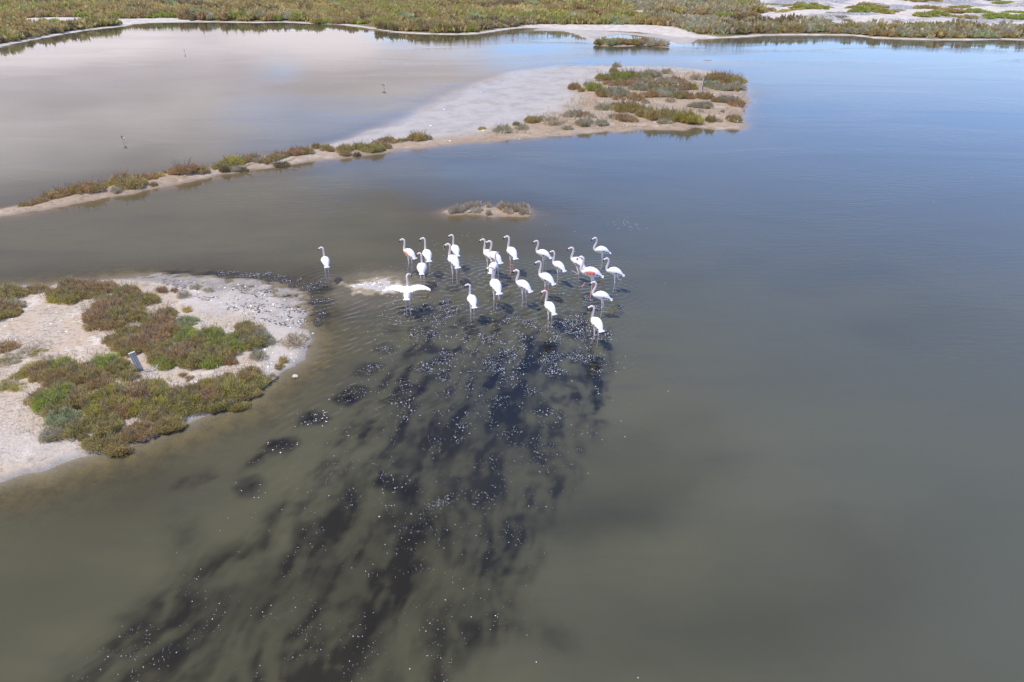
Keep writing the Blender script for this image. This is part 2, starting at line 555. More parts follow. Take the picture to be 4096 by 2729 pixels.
def wrack_fn(x, y, h):
    k = sstep(sdf(x, y, DUNE), 1.5, 5) * sstep(fbm(x * .10, y * .14, 61, 4), 0.46, 0.56)
    return k * sstep(y, 118, 130)


terrain('far_shore_terrain', axis((-3000, -400, 200), (-400, -150, 10), (-150, 150, 0.55), (150, 400, 10), (400, 3000, 200)),
        axis((55, 92, 1.2), (92, 150, 0.45), (150, 235, 0.8), (235, 500, 15), (500, 3500, 250)), h_far, M_FAR, -0.3,
        {'bare': bare_fn, 'wrack': wrack_fn})
bed = mesh_np('lagoon_bed', [(-4000, -4000, -0.75), (4000, -4000, -0.75), (4000, 4000, -0.75), (-4000, 4000, -0.75)], [(0, 1, 2, 3)])
tag(link('lagoon_bed', bed, None, M_BED), kind='structure')

# ------------------------------------------------------------------ stirred mud trails in the water, plus a dark reflection painted in
# (photo x, y, radius in metres, strength); chains are joined into streaks
BLOBS = [
    (1393, 1586, .42, 1), (1372, 1590, .3, 1), (1430, 1580, .3, .9), (1245, 1679, .36, 1), (1275, 1685, .25, .9), (1138, 1782, .38, 1),
    (1085, 1785, .18, .8), (1460, 1483, .42, .75), (1500, 1470, .25, .5), (1531, 1394, .38, .6), (1656, 1545, .28, .9), (1625, 1530, .15, .7),
    (1696, 1465, .25, .85), (1629, 1608, .2, .7), (1580, 1322, .3, .5), (1723, 1394, .3, .6), (1062, 1688, .22, .35), (1170, 1559, .25, .22),
    (1000, 1948, .33, .7), (1015, 1935, .2, .6), (1559, 1930, .3, .95), (1631, 1977, .4, .7), (1625, 2078, .5, .7), (1684, 2269, .22, .6),
    (2414, 1334, .25, 1), (2400, 1365, .25, 1), (2182, 1633, .28, .85), (2231, 1280, .2, .8), (2222, 1307, .24, .95), (2079, 1481, .2, .85),
    (2017, 1227, .25, .8), (2021, 1267, .2, .65), (1937, 1289, .3, .95), (1879, 1307, .2, .8), (1807, 1249, .3, .8), (1713, 1231, .28, .9),
    (1785, 1209, .2, .8), (1727, 1334, .3, .45), (1727, 1401, .35, .75), (1713, 1463, .3, .6), (2124, 1294, .25, .75), (2325, 1289, .32, .95),
    (2316, 1320, .2, .8), (2294, 1343, .26, .85), (2325, 1258, .2, .8), (2370, 1236, .25, .9), (2481, 1231, .15, .85), (2472, 1258, .2, .4),
    (2316, 1414, .25, .5), (2245, 1504, .27, .65), (2307, 1508, .2, .4), (1653, 1079, .25, .5), (1724, 1096, .15, .9), (1722, 1137, .25, .8),
    (1814, 1117, .25, .7), (1816, 1155, .25, .8), (1653, 1242, .35, .8), (1615, 1232, .2, .7), (1625, 1257, .2, .9), (1699, 1193, .17, .7),
    (1781, 1214, .25, .8), (1712, 1226, .25, .8), (2401, 1104, .2, .75), (2394, 1124, .15, .7), (2343, 1196, .2, .8), (2363, 1183, .2, .7),
    (2376, 1206, .25, .75), (2363, 1234, .3, .8), (2241, 1178, .13, .7), (1950, 1365, .25, .75), (2093, 1352, .25, .9), (2115, 1365, .2, .85),
    (1896, 1512, .17, .6), (1946, 1602, .25, .65), (2039, 1566, .3, .6), (1660, 1180, .2, .4), (1980, 1180, .22, .6), (2040, 1190, .25, .5),
    (1880, 1240, .2, .5), (2160, 1210, .22, .6), (2200, 1225, .2, .6), (2270, 1250, .2, .5), (2120, 1440, .2, .7), (1990, 1290, .22, .6),
    (1840, 1400, .2, .5), (1800, 1340, .2, .5), (1770, 1420, .2, .45), (1850, 1480, .22, .45), (1590, 1700, .2, .35), (1420, 1720, .2, .25),
    (1700, 1560, .2, .5), (1760, 1520, .2, .45), (1650, 1420, .2, .4), (2060, 1130, .22, .35),
    (1150, 1180, .35, .7), (1230, 1230, .3, .7), (1290, 1150, .4, .55), (1040, 1130, .3, .7), (1350, 1250, .3, .4), (1290, 1200, .35, .5)]
STREAKS = [
    ([(1031, 1845), (1070, 1820)], .28, .95), ([(738, 1932), (833, 1902)], .2, .95), ([(1545, 1595), (1575, 1578)], .14, .6),
    ([(726, 2084), (735, 2140), (773, 2210)], .3, .42), ([(930, 1900), (960, 1925)], .2, .4),
    ([(208, 2729), (357, 2626), (452, 2554), (535, 2477), (654, 2388), (744, 2310), (845, 2257)], .27, .6),
    ([(517, 2729), (654, 2584), (700, 2530), (800, 2455)], .3, .35),
    ([(976, 2221), (1059, 2180)], .22, .55), ([(1100, 2346), (1190, 2233), (1250, 2180), (1370, 2090)], .3, .5),
    ([(803, 2584), (892, 2614), (1011, 2643)], .5, .45), ([(900, 2440), (1010, 2380), (1090, 2330)], .3, .3),
    ([(2219, 1936), (2160, 2007), (2118, 2096), (2047, 2138), (2011, 2221)], .5, .78),
    ([(2011, 2221), (1981, 2346), (1940, 2483), (1833, 2566), (1761, 2673)], .5, .55),
    ([(1922, 1918), (1892, 1971), (1833, 2049), (1773, 2108), (1684, 2138), (1625, 2168), (1565, 2257)], .5, .95),
    ([(1565, 2257), (1506, 2328), (1446, 2394), (1416, 2435), (1381, 2525), (1345, 2602), (1297, 2673), (1240, 2760)], .55, .75),
    ([(1286, 2287), (1393, 2156), (1464, 2096)], .3, .65), ([(1625, 2394), (1666, 2352)], .3, .4),
    ([(1143, 2257), (1107, 2340)], .3, .6), ([(1178, 2525), (1071, 2673), (1020, 2760)], .5, .6),
    ([(1827, 2239), (1928, 2191)], .25, .4), ([(1981, 2536), (2100, 2530), (2249, 2566)], .22, .4),
    ([(2231, 2108), (2400, 2090), (2600, 2060)], .35, .22), ([(1393, 1995), (1330, 2070), (1220, 2120)], .25, .4),
    ([(2383, 1441), (2374, 1477), (2396, 1539), (2400, 1584), (2370, 1615), (2316, 1660)], .24, .9),
    ([(2236, 1597), (2300, 1590), (2370, 1588)], .22, .95), ([(2236, 1758), (2280, 1727), (2325, 1691)], .25, .8),
    ([(2182, 1722), (2146, 1758), (2124, 1825), (2173, 1861)], .38, .75), ([(2213, 1825), (2280, 1803)], .25, .55),
    ([(2170, 1861), (2219, 1936)], .3, .6), ([(2100, 1850), (2060, 1960), (1960, 2080)], .3, .35),
    ([(2187, 1387), (2138, 1437), (2124, 1490), (2102, 1526), (2093, 1570)], .28, .92),
    ([(2093, 1570), (2066, 1615), (2039, 1646), (2012, 1682), (1977, 1722), (1932, 1771), (1896, 1798)], .36, .85),
    ([(2057, 1700), (2021, 1736), (1968, 1794)], .3, .65), ([(1896, 1798), (1930, 1850), (1922, 1918)], .4, .8),
    ([(1986, 1440), (1986, 1495), (1977, 1535)], .28, .8), ([(1914, 1459), (1880, 1480)], .2, .55), ([(2012, 1423), (2057, 1414)], .17, .85),
    ([(1834, 1646), (1825, 1687), (1807, 1736), (1767, 1810)], .34, .72), ([(1745, 1803), (1690, 1870), (1631, 1977)], .38, .6),
    ([(1713, 1713), (1690, 1790)], .3, .65), ([(2249, 1423), (2218, 1445)], .18, .9), ([(1986, 1329), (2012, 1334)], .18, .85),
    ([(1550, 1850), (1460, 1900), (1380, 1960)], .25, .5), ([(1620, 1740), (1570, 1790), (1500, 1840)], .25, .5),
    ([(1750, 1620), (1700, 1680)], .22, .45), ([(640, 1100), (850, 1096), (1000, 1108), (1180, 1128), (1260, 1150)], .45, .85), ([(1120, 1160), (1190, 1200), (1215, 1260)], .3, .8), ([(1240, 1200), (1300, 1280)], .35, .5),
    ([(1270, 1290), (1300, 1260)], .2, .4), ([(2300, 1480), (2290, 1540)], .2, .4), ([(2150, 1560), (2190, 1520)], .2, .45),
    ([(700, 1080), (1100, 1085), (1450, 1095), (1700, 1085)], .8, .30), ([(1200, 1190), (1420, 1215), (1560, 1200)], .7, .30), ([(1230, 1110), (1500, 1180)], .6, .25),  # by the lone bird: dark blue reflection and mud bottom, painted into the colour
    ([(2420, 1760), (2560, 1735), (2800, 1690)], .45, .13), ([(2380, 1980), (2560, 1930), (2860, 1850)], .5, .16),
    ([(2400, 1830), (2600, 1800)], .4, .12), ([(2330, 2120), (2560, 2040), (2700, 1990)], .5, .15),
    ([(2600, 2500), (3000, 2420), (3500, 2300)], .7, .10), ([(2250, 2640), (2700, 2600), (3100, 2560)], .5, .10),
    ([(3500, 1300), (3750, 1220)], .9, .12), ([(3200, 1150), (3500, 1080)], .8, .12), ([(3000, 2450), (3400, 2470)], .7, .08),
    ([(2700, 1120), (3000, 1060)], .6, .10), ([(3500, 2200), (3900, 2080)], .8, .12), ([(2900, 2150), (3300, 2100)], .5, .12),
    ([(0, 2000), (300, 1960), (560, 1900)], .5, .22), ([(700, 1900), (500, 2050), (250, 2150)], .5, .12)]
# every bird leaves its own trail: a family of paths between the left and right edges of the fan
GL = [(1640, 1260), (1540, 1400), (1400, 1600), (1150, 1950), (850, 2257), (540, 2477), (208, 2729), (-120, 2990)]
GR = [(2420, 1310), (2400, 1440), (2390, 1600), (2215, 1936), (2020, 2221), (1860, 2500), (1700, 2729), (1560, 2990)]
TRAILS = []
_r = np.random.default_rng(23)
for q_ in np.linspace(.10, 1.0, 13):
    q_ = q_ + _r.uniform(-.02, .02)
    off_ = np.cumsum(_r.normal(size=8)) * .10
    pts_ = []
    for k__, (a_, b_) in enumerate(zip(GL, GR)):
        A_, B_ = G(*a_), G(*b_)
        P_ = A_ + (B_ - A_) * q_
        pts_.append((P_[0] + off_[k__], P_[1]))
    TRAILS.append((pts_, _r.uniform(.11, .17), _r.uniform(.55, .82), _r.random() * 50))
FAN = wpoly([(1600, 1230), (2430, 1260), (2420, 1600), (2300, 1850), (2230, 2050), (2050, 2500), (1850, 2729), (1650, 3000),
             (100, 3000), (250, 2729), (700, 2300), (1150, 2050), (1400, 1750), (1560, 1450)])


def plume_and_reflection(x, y):
    wx = x + 0.42 * (fbm(x * 1.6, y * 1.6, 2, 4) - 0.5) + 0.16 * (fbm(x * 6, y * 6, 6, 2) - 0.5)
    wy = y + 0.42 * (fbm(x * 1.6 + 40, y * 1.6, 8, 4) - 0.5) + 0.16 * (fbm(x * 6, y * 6 + 30, 12, 2) - 0.5)
    keep = np.ones(x.shape)
    fresh = np.ones(x.shape)

    def add(d, r, s):
        # crisp near the birds, dispersed further down the trail
        k = 1.35
        v = s * (1 - sstep(d / r, 0.45, k))
        return v

    for px, py, r, s in BLOBS:
        P = G(px, py)
        d = np.hypot(wx - P[0], wy - P[1])
        m = d < r * 1.4
        fresh[m] *= 1 - 0.86 * add(d[m], r, s)
    weak = np.ones(x.shape)
    for pts, r, s in STREAKS:
        q = [G(a, b) for a, b in pts]
        d = np.full(x.shape, 1e9)
        for a, b in zip(q[:-1], q[1:]):
            d = np.minimum(d, seg_dist(wx, wy, a[0], a[1], b[0], b[1]))
        if s < 0.31:                                      # faint old clouds and the painted reflection, widely dispersed
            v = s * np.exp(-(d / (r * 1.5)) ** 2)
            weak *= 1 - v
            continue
        soft = 1.0 + 0.15 * (s < 0.8)
        m = d < r * 3.0
        nr = sstep(y[m], 11.5, 16.0)
        keep[m] *= 1 - (nr * 0.95 * add(d[m] / soft, r, s) + (1 - nr) * .70 * s * np.exp(-(d[m] / (r * 1.05)) ** 2))
    # trails, each broken into puffs and widening with age
    for k_, (q, wd, st_, ph) in enumerate(TRAILS):
        d = np.full(x.shape, 1e9)
        for a, b in zip(q[:-1], q[1:]):
            d = np.minimum(d, seg_dist(wx, wy, a[0], a[1], b[0], b[1]))
        age = sstep(y, 18.5, 8.0)
        w_ = wd * (1.0 + 1.3 * age)
        m = d < w_ * 2.6
        br = fbm(x[m] * 1.1 + ph, y[m] * 1.1, 50 + k_ % 8, 3)
        keep[m] *= 1 - st_ * (1 - .25 * age[m]) * np.exp(-(d[m] / w_[m]) ** 2) * sstep(br, .34 - .14 * age[m], .58 - .05 * age[m])
    p = 1 - keep
    f = sstep(sdf(x, y, FAN), -0.6, 1.0)
    # threads drawn out along the walk, fanning from the flock
    C0 = (1.5, 34.0)
    rad_, ang = np.hypot(x - C0[0], y - C0[1]), np.arctan2(y - C0[1], x - C0[0])
    wob = 0.05 * (fbm(x * .5, y * .5, 28, 3) - .5)
    th = fbm(rad_ * 0.50, (ang + wob) * 46, 21, 3)
    th2 = fbm(rad_ * 1.1, (ang + wob) * 105, 27, 3)
    grain = fbm(x * 5.0, y * 5.0, 37, 3)
    nr = sstep(y, 11.5, 16.0)                             # fresh near the birds, dispersed further down the trail
    tt = .6 * th2 + .4 * th
    mod = nr * (0.50 + 0.70 * sstep(tt, .26, .60)) + (1 - nr) * (0.55 + 0.60 * sstep(tt, .25, .70))
    p = np.clip(p * mod, 0, 1) * (0.48 + .62 * sstep(.55 * grain + .45 * th2, .30, .66))
    p = np.clip(p, 0, .80 + .12 * nr)
    # small puffs stirred up by single steps
    puffs = sstep(.75 * fbm(x * 2.7, y * 2.3, 30, 3) + .25 * th2, .53, .63) * sstep(y, 13.5, 16) * sstep(y, 22.5, 20) * sstep(sdf(x, y, FAN), -.3, .8)
    core = sstep(sdf(x, y, FAN), -.3, 3.0)
    wash = f * (.04 + .20 * core * (0.55 + .45 * (1 - nr))) + f * .26 * sstep(.55 * th + .45 * th2, 0.46, 0.72)
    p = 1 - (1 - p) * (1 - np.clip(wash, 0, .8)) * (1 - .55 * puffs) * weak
    p = 1 - (1 - p) * (1 - (1 - fresh) * (.72 + .28 * sstep(grain, .3, .6)))
    g = fbm(x * 0.25, y * 0.6, 29, 4)
    return np.clip(p + 0.10 * (g - 0.5), 0, 1)


# feet of the flamingos in the photo; used for the rings they make
FEET = [(1306, 1123), (1649, 1091), (1721, 1104), (1686, 1150), (1628, 1258), (1818, 1081), (1811, 1138), (1884, 1288),
        (1950, 1103), (1976, 1118), (1968, 1146), (1976, 1244), (2041, 1098), (2088, 1234), (2170, 1093), (2189, 1200),
        (2228, 1143), (2312, 1130), (2361, 1192), (2404, 1080), (2453, 1170), (2402, 1272), (2388, 1384), (2191, 1316)]
RIP = wpoly([(1230, 1170), (1500, 1190), (1900, 1120), (2250, 1150), (2350, 1300), (2000, 1420), (1800, 1500), (1450, 1850), (1150, 2050),
             (950, 2000), (930, 1750), (1150, 1480), (1300, 1350)])


def ripples(x, y):
    z = np.zeros(x.shape)
    r0 = np.random.default_rng(5)
    for i, (px, py) in enumerate(FEET):
        P = G(px, py)
        r = np.hypot(x - P[0], y - P[1])
        m = r < 2.6
        lam = 0.22 + 0.06 * r0.random()
        amp = (0.009 + 0.005 * r0.random()) * (0.6 if i == 0 else 1.3 if i in (4, 3, 6) else 1.0)
        rr = r[m]
        z[m] += amp * np.exp(-rr / 0.75) * np.sin(2 * np.pi * rr / lam + 6 * r0.random()) * sstep(rr, 0, 0.12)
    k = sstep(sdf(x, y, RIP), -0.5, 0.9)
    wv = np.zeros(x.shape)
    ph = 2.2 * fbm(x * 0.7, y * 0.7, 14, 3)
    for a, lam, s in ((132, .27, 0), (120, .34, 2), (146, .22, 4), (104, .40, 6), (160, .3, 8)):
        c, sn = math.cos(R(a)), math.sin(R(a))
        env = sstep(vnoise(x * 0.9 + s * 7, y * 0.9, 15 + s), 0.35, 0.75)
        wv += env * np.sin(2 * np.pi * (x * c + y * sn) / lam + ph * 4 + s)
    return z + 0.0048 * k * wv


wxs = axis((-4000, -200, 600), (-200, -50, 3), (-50, -12, .3), (-12, -9, .08), (-9, 4.5, .045), (4.5, 12, .09), (12, 50, .32), (50, 200, 3), (200, 4000, 600))
wys = axis((-4000, -60, 600), (-60, 4, 8), (4, 13, .07), (13, 25.2, .045), (25.2, 62, .26), (62, 150, .9), (150, 4000, 600))
X, Y = np.meshgrid(wxs, wys)
x, y = X.ravel(), Y.ravel()
z = np.zeros(x.shape)
fm = (x > -9) & (x < 4.5) & (y > 10) & (y < 26)
z[fm] = ripples(x[fm], y[fm])
pl = np.zeros(x.shape)
fm = (x > -14) & (x < 16) & (y > 4) & (y < 34)
pl[fm] = plume_and_reflection(x[fm], y[fm])
dep = -bed_height(x, y)
shallow = np.clip(1 - np.exp(-np.maximum(dep, 0) / 0.085), 0, 1)
shallow = np.maximum(shallow, np.clip(pl * 1.3, 0, 1) * (dep > 0.02))
Fa = grid_faces(len(wxs), len(wys))
Fa = Fa[(dep[Fa] > -0.12).any(1)]
wme = mesh_np('lagoon_water', np.stack([x, y, z], -1), Fa, {'plume_and_reflection': pl, 'opacity': shallow}, True)


def water_mat():
    m, nt = new_mat('lagoon water')
    geo = N(nt, 'ShaderNodeNewGeometry')
    P = geo.outputs['Position']
    pa = N(nt, 'ShaderNodeAttribute', attribute_name='plume_and_reflection').outputs['Fac']
    op = N(nt, 'ShaderNodeAttribute', attribute_name='opacity').outputs['Fac']
    def noise(s, det=4, ro=0.55, sc3=None, rot=0.0, dist=0.0):
        n = N(nt, 'ShaderNodeTexNoise', i_Scale=s, i_Detail=det, i_Roughness=ro, i_Distortion=dist)
        if sc3:
            mp = N(nt, 'ShaderNodeMapping')
            mp.inputs['Scale'].default_value = sc3
            mp.inputs['Rotation'].default_value = (0, 0, rot)
            LK(nt, P, mp.inputs[0])
            LK(nt, mp.outputs[0], n.inputs['Vector'])
        else:
            LK(nt, P, n.inputs['Vector'])
        return n.outputs[0]
    murk = mixc(nt, smooth(nt, noise(0.11, 4, .5, (1, 2.2, 1), R(-14)), 0.36, 0.64), (0.066, 0.064, 0.038), (0.086, 0.082, 0.046))
    murk = mixc(nt, smooth(nt, noise(0.35, 4, .55, (1, 3.5, 1), R(-12)), 0.50, 0.75, 0, 0.35), murk, (0.052, 0.053, 0.043))
    spm = N(nt, 'ShaderNodeSeparateXYZ')
    LK(nt, P, spm.inputs[0])
    murk = mixc(nt, smooth(nt, math_n(nt, 'ADD', spm.outputs[0], math_n(nt, 'MULTIPLY', noise(0.2), 6.0)), 3.0, 13.0, 0.0, 0.75), murk, (0.077, 0.082, 0.062))
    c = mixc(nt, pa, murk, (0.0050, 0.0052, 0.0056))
    df = N(nt, 'ShaderNodeBsdfDiffuse')
    LK(nt, c, df.inputs[0])
    tr = N(nt, 'ShaderNodeBsdfTransparent')
    tr.inputs[0].default_value = (0.93, 0.90, 0.80, 1)
    body = N(nt, 'ShaderNodeMixShader')
    LK(nt, op, body.inputs[0]); LK(nt, tr.outputs[0], body.inputs[1]); LK(nt, df.outputs[0], body.inputs[2])
    # wind ripples, gathered into cat's-paws
    paws = smooth(nt, noise(0.055, 3, .5, (1, 2.6, 1), R(-10), 0.6), 0.42, 0.62, 0.12, 1.0)
    rp = noise(5.0, 2, 0.5, (0.45, 2.2, 1), R(10))
    rp2 = noise(2.2, 2, 0.5, (0.5, 2.0, 1), R(-14))
    spx = N(nt, 'ShaderNodeSeparateXYZ')
    LK(nt, P, spx.inputs[0])
    calm = smooth(nt, spx.outputs[0], -26.0, 6.0, 0.3, 1.0)         # the western pool lies sheltered
    hh = math_n(nt, 'MULTIPLY', math_n(nt, 'MULTIPLY', math_n(nt, 'ADD', math_n(nt, 'MULTIPLY', rp, 0.4), rp2), paws), calm)
    bm = N(nt, 'ShaderNodeBump', i_Strength=0.17, i_Distance=0.06)
    LK(nt, hh, bm.inputs['Height'])
    gl = N(nt, 'ShaderNodeBsdfGlossy', i_Roughness=0.03)
    LK(nt, bm.outputs[0], gl.inputs['Normal'])
    fr = N(nt, 'ShaderNodeFresnel', i_IOR=1.333)
    LK(nt, bm.outputs[0], fr.inputs['Normal'])
    mx = N(nt, 'ShaderNodeMixShader')
    LK(nt, fr.outputs[0], mx.inputs[0]); LK(nt, body.outputs[0], mx.inputs[1]); LK(nt, gl.outputs[0], mx.inputs[2])
    out(nt, mx.outputs[0])
    return m


M_WATER = water_mat()
tag(link('lagoon_water', wme, None, M_WATER), kind='structure')

# ------------------------------------------------------------------ plants
def foliage_mat(name, c1, c2, c3, transl=0.45):
    c1, c2, c3 = [(min(.7, c[0] * 1.92), min(.7, c[1] * 1.93), min(.7, c[2] * 1.60)) for c in (c1, c2, c3)]
    m, nt = new_mat(name)
    t = N(nt, 'ShaderNodeAttribute', attribute_name='tint').outputs['Fac']
    oi = N(nt, 'ShaderNodeObjectInfo')
    geo = N(nt, 'ShaderNodeNewGeometry')
    n = N(nt, 'ShaderNodeTexNoise', i_Scale=3.2, i_Detail=3.0)
    LK(nt, geo.outputs['Position'], n.inputs['Vector'])
    k = math_n(nt, 'ADD', math_n(nt, 'MULTIPLY', n.outputs[0], 1.2), math_n(nt, 'MULTIPLY', oi.outputs['Random'], 0.5))
    c = mixc(nt, smooth(nt, k, 0.62, 1.12), c1, c2)
    c = mixc(nt, smooth(nt, t, 0.55, 1.0, 0.0, 0.85), c, c3)
    c = mixc(nt, smooth(nt, t, 0.0, 0.45, 0.45, 0.0), c, tuple(v * 0.7 for v in c1))
    d = N(nt, 'ShaderNodeBsdfDiffuse')
    LK(nt, c, d.inputs[0])
    tl = N(nt, 'ShaderNodeBsdfTranslucent')
    LK(nt, c, tl.inputs[0])
    mx = N(nt, 'ShaderNodeMixShader', i_0=transl)
    LK(nt, d.outputs[0], mx.inputs[1]); LK(nt, tl.outputs[0], mx.inputs[2])
    out(nt, mx.outputs[0])
    return m


KIND = {
    'brown': foliage_mat('brown saltbush', (.27, .18, .115), (.215, .175, .095), (.40, .295, .20)),
    'red': foliage_mat('reddish saltbush', (.255, .165, .115), (.225, .17, .11), (.38, .275, .195)),
    'olive': foliage_mat('olive saltbush', (.22, .19, .09), (.26, .195, .11), (.38, .325, .18)),
    'green': foliage_mat('green glasswort', (.195, .225, .065), (.23, .215, .09), (.32, .33, .13)),
    'yellow': foliage_mat('yellow green glasswort', (.265, .23, .072), (.235, .205, .09), (.40, .335, .15)),
    'grey': foliage_mat('grey saltbush', (.28, .245, .205), (.24, .22, .175), (.42, .375, .325)),
    'pale': foliage_mat('dry bleached twigs', (.31, .25, .215), (.27, .23, .20), (.40, .36, .32), .05),
    'teal': foliage_mat('blue green saltbush', (.20, .225, .15), (.23, .235, .15), (.32, .34, .23)),
    'dark': foliage_mat('dark saltbush', (.14, .115, .075), (.165, .13, .085), (.29, .23, .165)),
    'straw': foliage_mat('straw grass', (.38, .28, .13), (.33, .26, .13), (.48, .38, .20)),
}
mw, nt_ = new_mat('woody stems')
_n = N(nt_, 'ShaderNodeTexNoise', i_Scale=25.0, i_Detail=3.0)
_b = N(nt_, 'ShaderNodeBsdfPrincipled', i_Roughness=0.9)
LK(nt_, mixc(nt_, smooth(nt_, _n.outputs[0], .35, .65), (.13, .10, .085), (.27, .23, .20)), _b.inputs['Base Color'])
out(nt_, _b.outputs[0])
M_WOOD = mw


def blades(P, Dr, L, W, tint):
    """thin pointed twigs: a diamond each; P base, Dr unit direction"""
    n = len(P)
    ref = rng.normal(size=(n, 3))
    S = np.cross(Dr, ref)
    S /= np.linalg.norm(S, axis=1, keepdims=True) + 1e-9
    a = P
    b = P + Dr * (L * 0.55)[:, None] + S * (W * .5)[:, None]
    c = P + Dr * L[:, None]
    d = P + Dr * (L * 0.55)[:, None] - S * (W * .5)[:, None]
    V = np.stack([a, b, c, d], 1).reshape(-1, 3)
    Fa = np.arange(4 * n).reshape(n, 4)
    return V, Fa, np.repeat(tint, 4)


def shrub_mesh(name, n, style, seed):
    """unit shrub: radius about 0.5, height about 0.5, built from sprays of twigs"""
    r = np.random.default_rng(seed)
    V, Fa, T = [], [], []
    ns = {'bush': 34, 'twig': 12, 'far': 14, 'mat': 30}[style]
    off = 0
    for k in range(ns):
        a, q = r.random() * 2 * np.pi, math.sqrt(r.random()) * 0.43
        cx_, cy_ = q * math.cos(a), q * math.sin(a)
        hmax = (1 - (q / 0.56) ** 2) ** 0.5
        top = hmax * (0.20 + 0.34 * r.random())
        if style == 'mat':
            top *= 0.75
        sr = 0.11 + 0.08 * r.random()
        m = n // ns
        u = r.normal(size=(m, 3))
        u /= np.linalg.norm(u, axis=1, keepdims=True)
        rad = r.random(m) ** 0.45
        P = np.stack([cx_ + u[:, 0] * rad * sr, cy_ + u[:, 1] * rad * sr, np.abs(u[:, 2]) * rad * (top * 0.75) + 0.02 + top * .12 * r.random(m)], -1)
        Dr = np.stack([u[:, 0] * 0.55 + cx_ * 0.9, u[:, 1] * 0.55 + cy_ * 0.9, 0.75 + 0.6 * r.random(m)], -1) + 0.28 * r.normal(size=(m, 3))
        Dr /= np.linalg.norm(Dr, axis=1, keepdims=True)
        if style == 'twig':
            L, Wd = 0.16 + 0.22 * r.random(m), 0.012 + 0.010 * r.random(m)
        elif style == 'far':
            L, Wd = 0.14 + 0.12 * r.random(m), 0.055 + 0.05 * r.random(m)
        else:
            L, Wd = 0.06 + 0.09 * r.random(m), 0.014 + 0.014 * r.random(m)
        t = np.clip(0.5 + 0.2 * r.normal(size=m) + 0.6 * (r.random() - .5), 0, 1)
        v, f, tt = blades(P, Dr, L, Wd, t)
        V.append(v); Fa.append(f + off); T.append(tt)
        off += len(v)
    return mesh_np(name, np.concatenate(V), np.concatenate(Fa), {'tint': np.concatenate(T)})


def tube(pts, rad, k=5):
    """list of points and radii -> verts, faces (quads) with tip caps left open"""
    pts = np.asarray(pts, float)
    V, Fa = [], []
    for i, p in enumerate(pts):
        t = pts[min(i + 1, len(pts) - 1)] - pts[max(i - 1, 0)]
        t = t / (np.linalg.norm(t) + 1e-9)
        ref = np.array((0, 1, 0)) if abs(t[1]) < 0.9 else np.array((1, 0, 0))
        s = np.cross(t, ref); s /= np.linalg.norm(s)
        b = np.cross(t, s)
        for j in range(k):
            a = 2 * np.pi * j / k
            V.append(p + rad[i] * (math.cos(a) * s + math.sin(a) * b))
    for i in range(len(pts) - 1):
        for j in range(k):
            Fa.append((i * k + j, i * k + (j + 1) % k, (i + 1) * k + (j + 1) % k, (i + 1) * k + j))
    return V, Fa


def mesh_arrays(me):
    v = np.zeros(len(me.vertices) * 3, np.float32)
    me.vertices.foreach_get('co', v)
    f = np.zeros(len(me.polygons) * 4, np.int32)
    me.loops.foreach_get('vertex_index', f)
    a = np.zeros(len(me.vertices), np.float32)
    if 'tint' in me.attributes:
        me.attributes['tint'].data.foreach_get('value', a)
    return v.reshape(-1, 3), f.reshape(-1, 4), a


_cache = {}


def joined(name, items):
    """items: (mesh, location, (sx, sy, sz), rz, material index) -> one mesh"""
    V, Fa, T, M, off = [], [], [], [], 0
    for me, loc, sc3, rz, mi in items:
        if me.name not in _cache:
            _cache[me.name] = mesh_arrays(me)
        v, f, a = _cache[me.name]
        c, s = math.cos(rz), math.sin(rz)
        q = v * np.array(sc3, np.float32)
        V.append(np.stack([q[:, 0] * c - q[:, 1] * s + loc[0], q[:, 0] * s + q[:, 1] * c + loc[1], q[:, 2] + loc[2]], -1))
        Fa.append(f + off); T.append(a); M.append(np.full(len(f), mi, np.int32))
        off += len(v)
    m = mesh_np(name, np.concatenate(V), np.concatenate(Fa), {'tint': np.concatenate(T)})
    m.polygons.foreach_set('material_index', np.concatenate(M))
    return m


def stems_mesh(name, n, seed, tall=1.0):
    r = np.random.default_rng(seed)
    V, Fa = [], []
    for k in range(n):
        a = 2 * np.pi * k / n + r.random()
        q = 0.2 + 0.25 * r.random()
        p0 = np.array((0.10 * math.cos(a), 0.10 * math.sin(a), -0.05))
        p1 = np.array((q * .55 * math.cos(a), q * .55 * math.sin(a), 0.14 * tall + .08 * r.random()))
        p2 = np.array((q * math.cos(a + .3), q * math.sin(a + .3), (0.30 + 0.2 * r.random()) * tall))
        p3 = p2 + np.array((.08 * math.cos(a - .5), .08 * math.sin(a - .5), 0.12 * tall))
        v, f = tube([p0, p1, p2, p3], [.016, .012, .008, .003], 4)
        Fa += [tuple(i + len(V) for i in q_) for q_ in f]
        V += v
    return mesh_np(name, V, Fa)


PROTO = {'bush': [shrub_mesh('foliage', 5600, 'bush', 100 + i) for i in range(7)],
         'twig': [shrub_mesh('foliage', 1100, 'twig', 200 + i) for i in range(4)],
         'mat': [shrub_mesh('foliage', 3600, 'mat', 300 + i) for i in range(3)],
         'far': [shrub_mesh('foliage', 620, 'far', 400 + i) for i in range(6)]}
STEM = [stems_mesh('stems', 12, 500 + i) for i in range(3)]
STEM_T = [stems_mesh('stems', 22, 520 + i, 1.15) for i in range(3)]
KW = {'brown': 'brown', 'red': 'reddish brown', 'olive': 'olive', 'green': 'bright green', 'yellow': 'yellow green', 'grey': 'grey brown',
      'pale': 'bleached dry', 'teal': 'blue green', 'dark': 'dark brown', 'straw': 'straw coloured'}
for k_ in PROTO.values():
    for me_ in k_:
        me_.materials.append(KIND['olive'])
for me_ in STEM + STEM_T:
    me_.materials.append(M_WOOD)


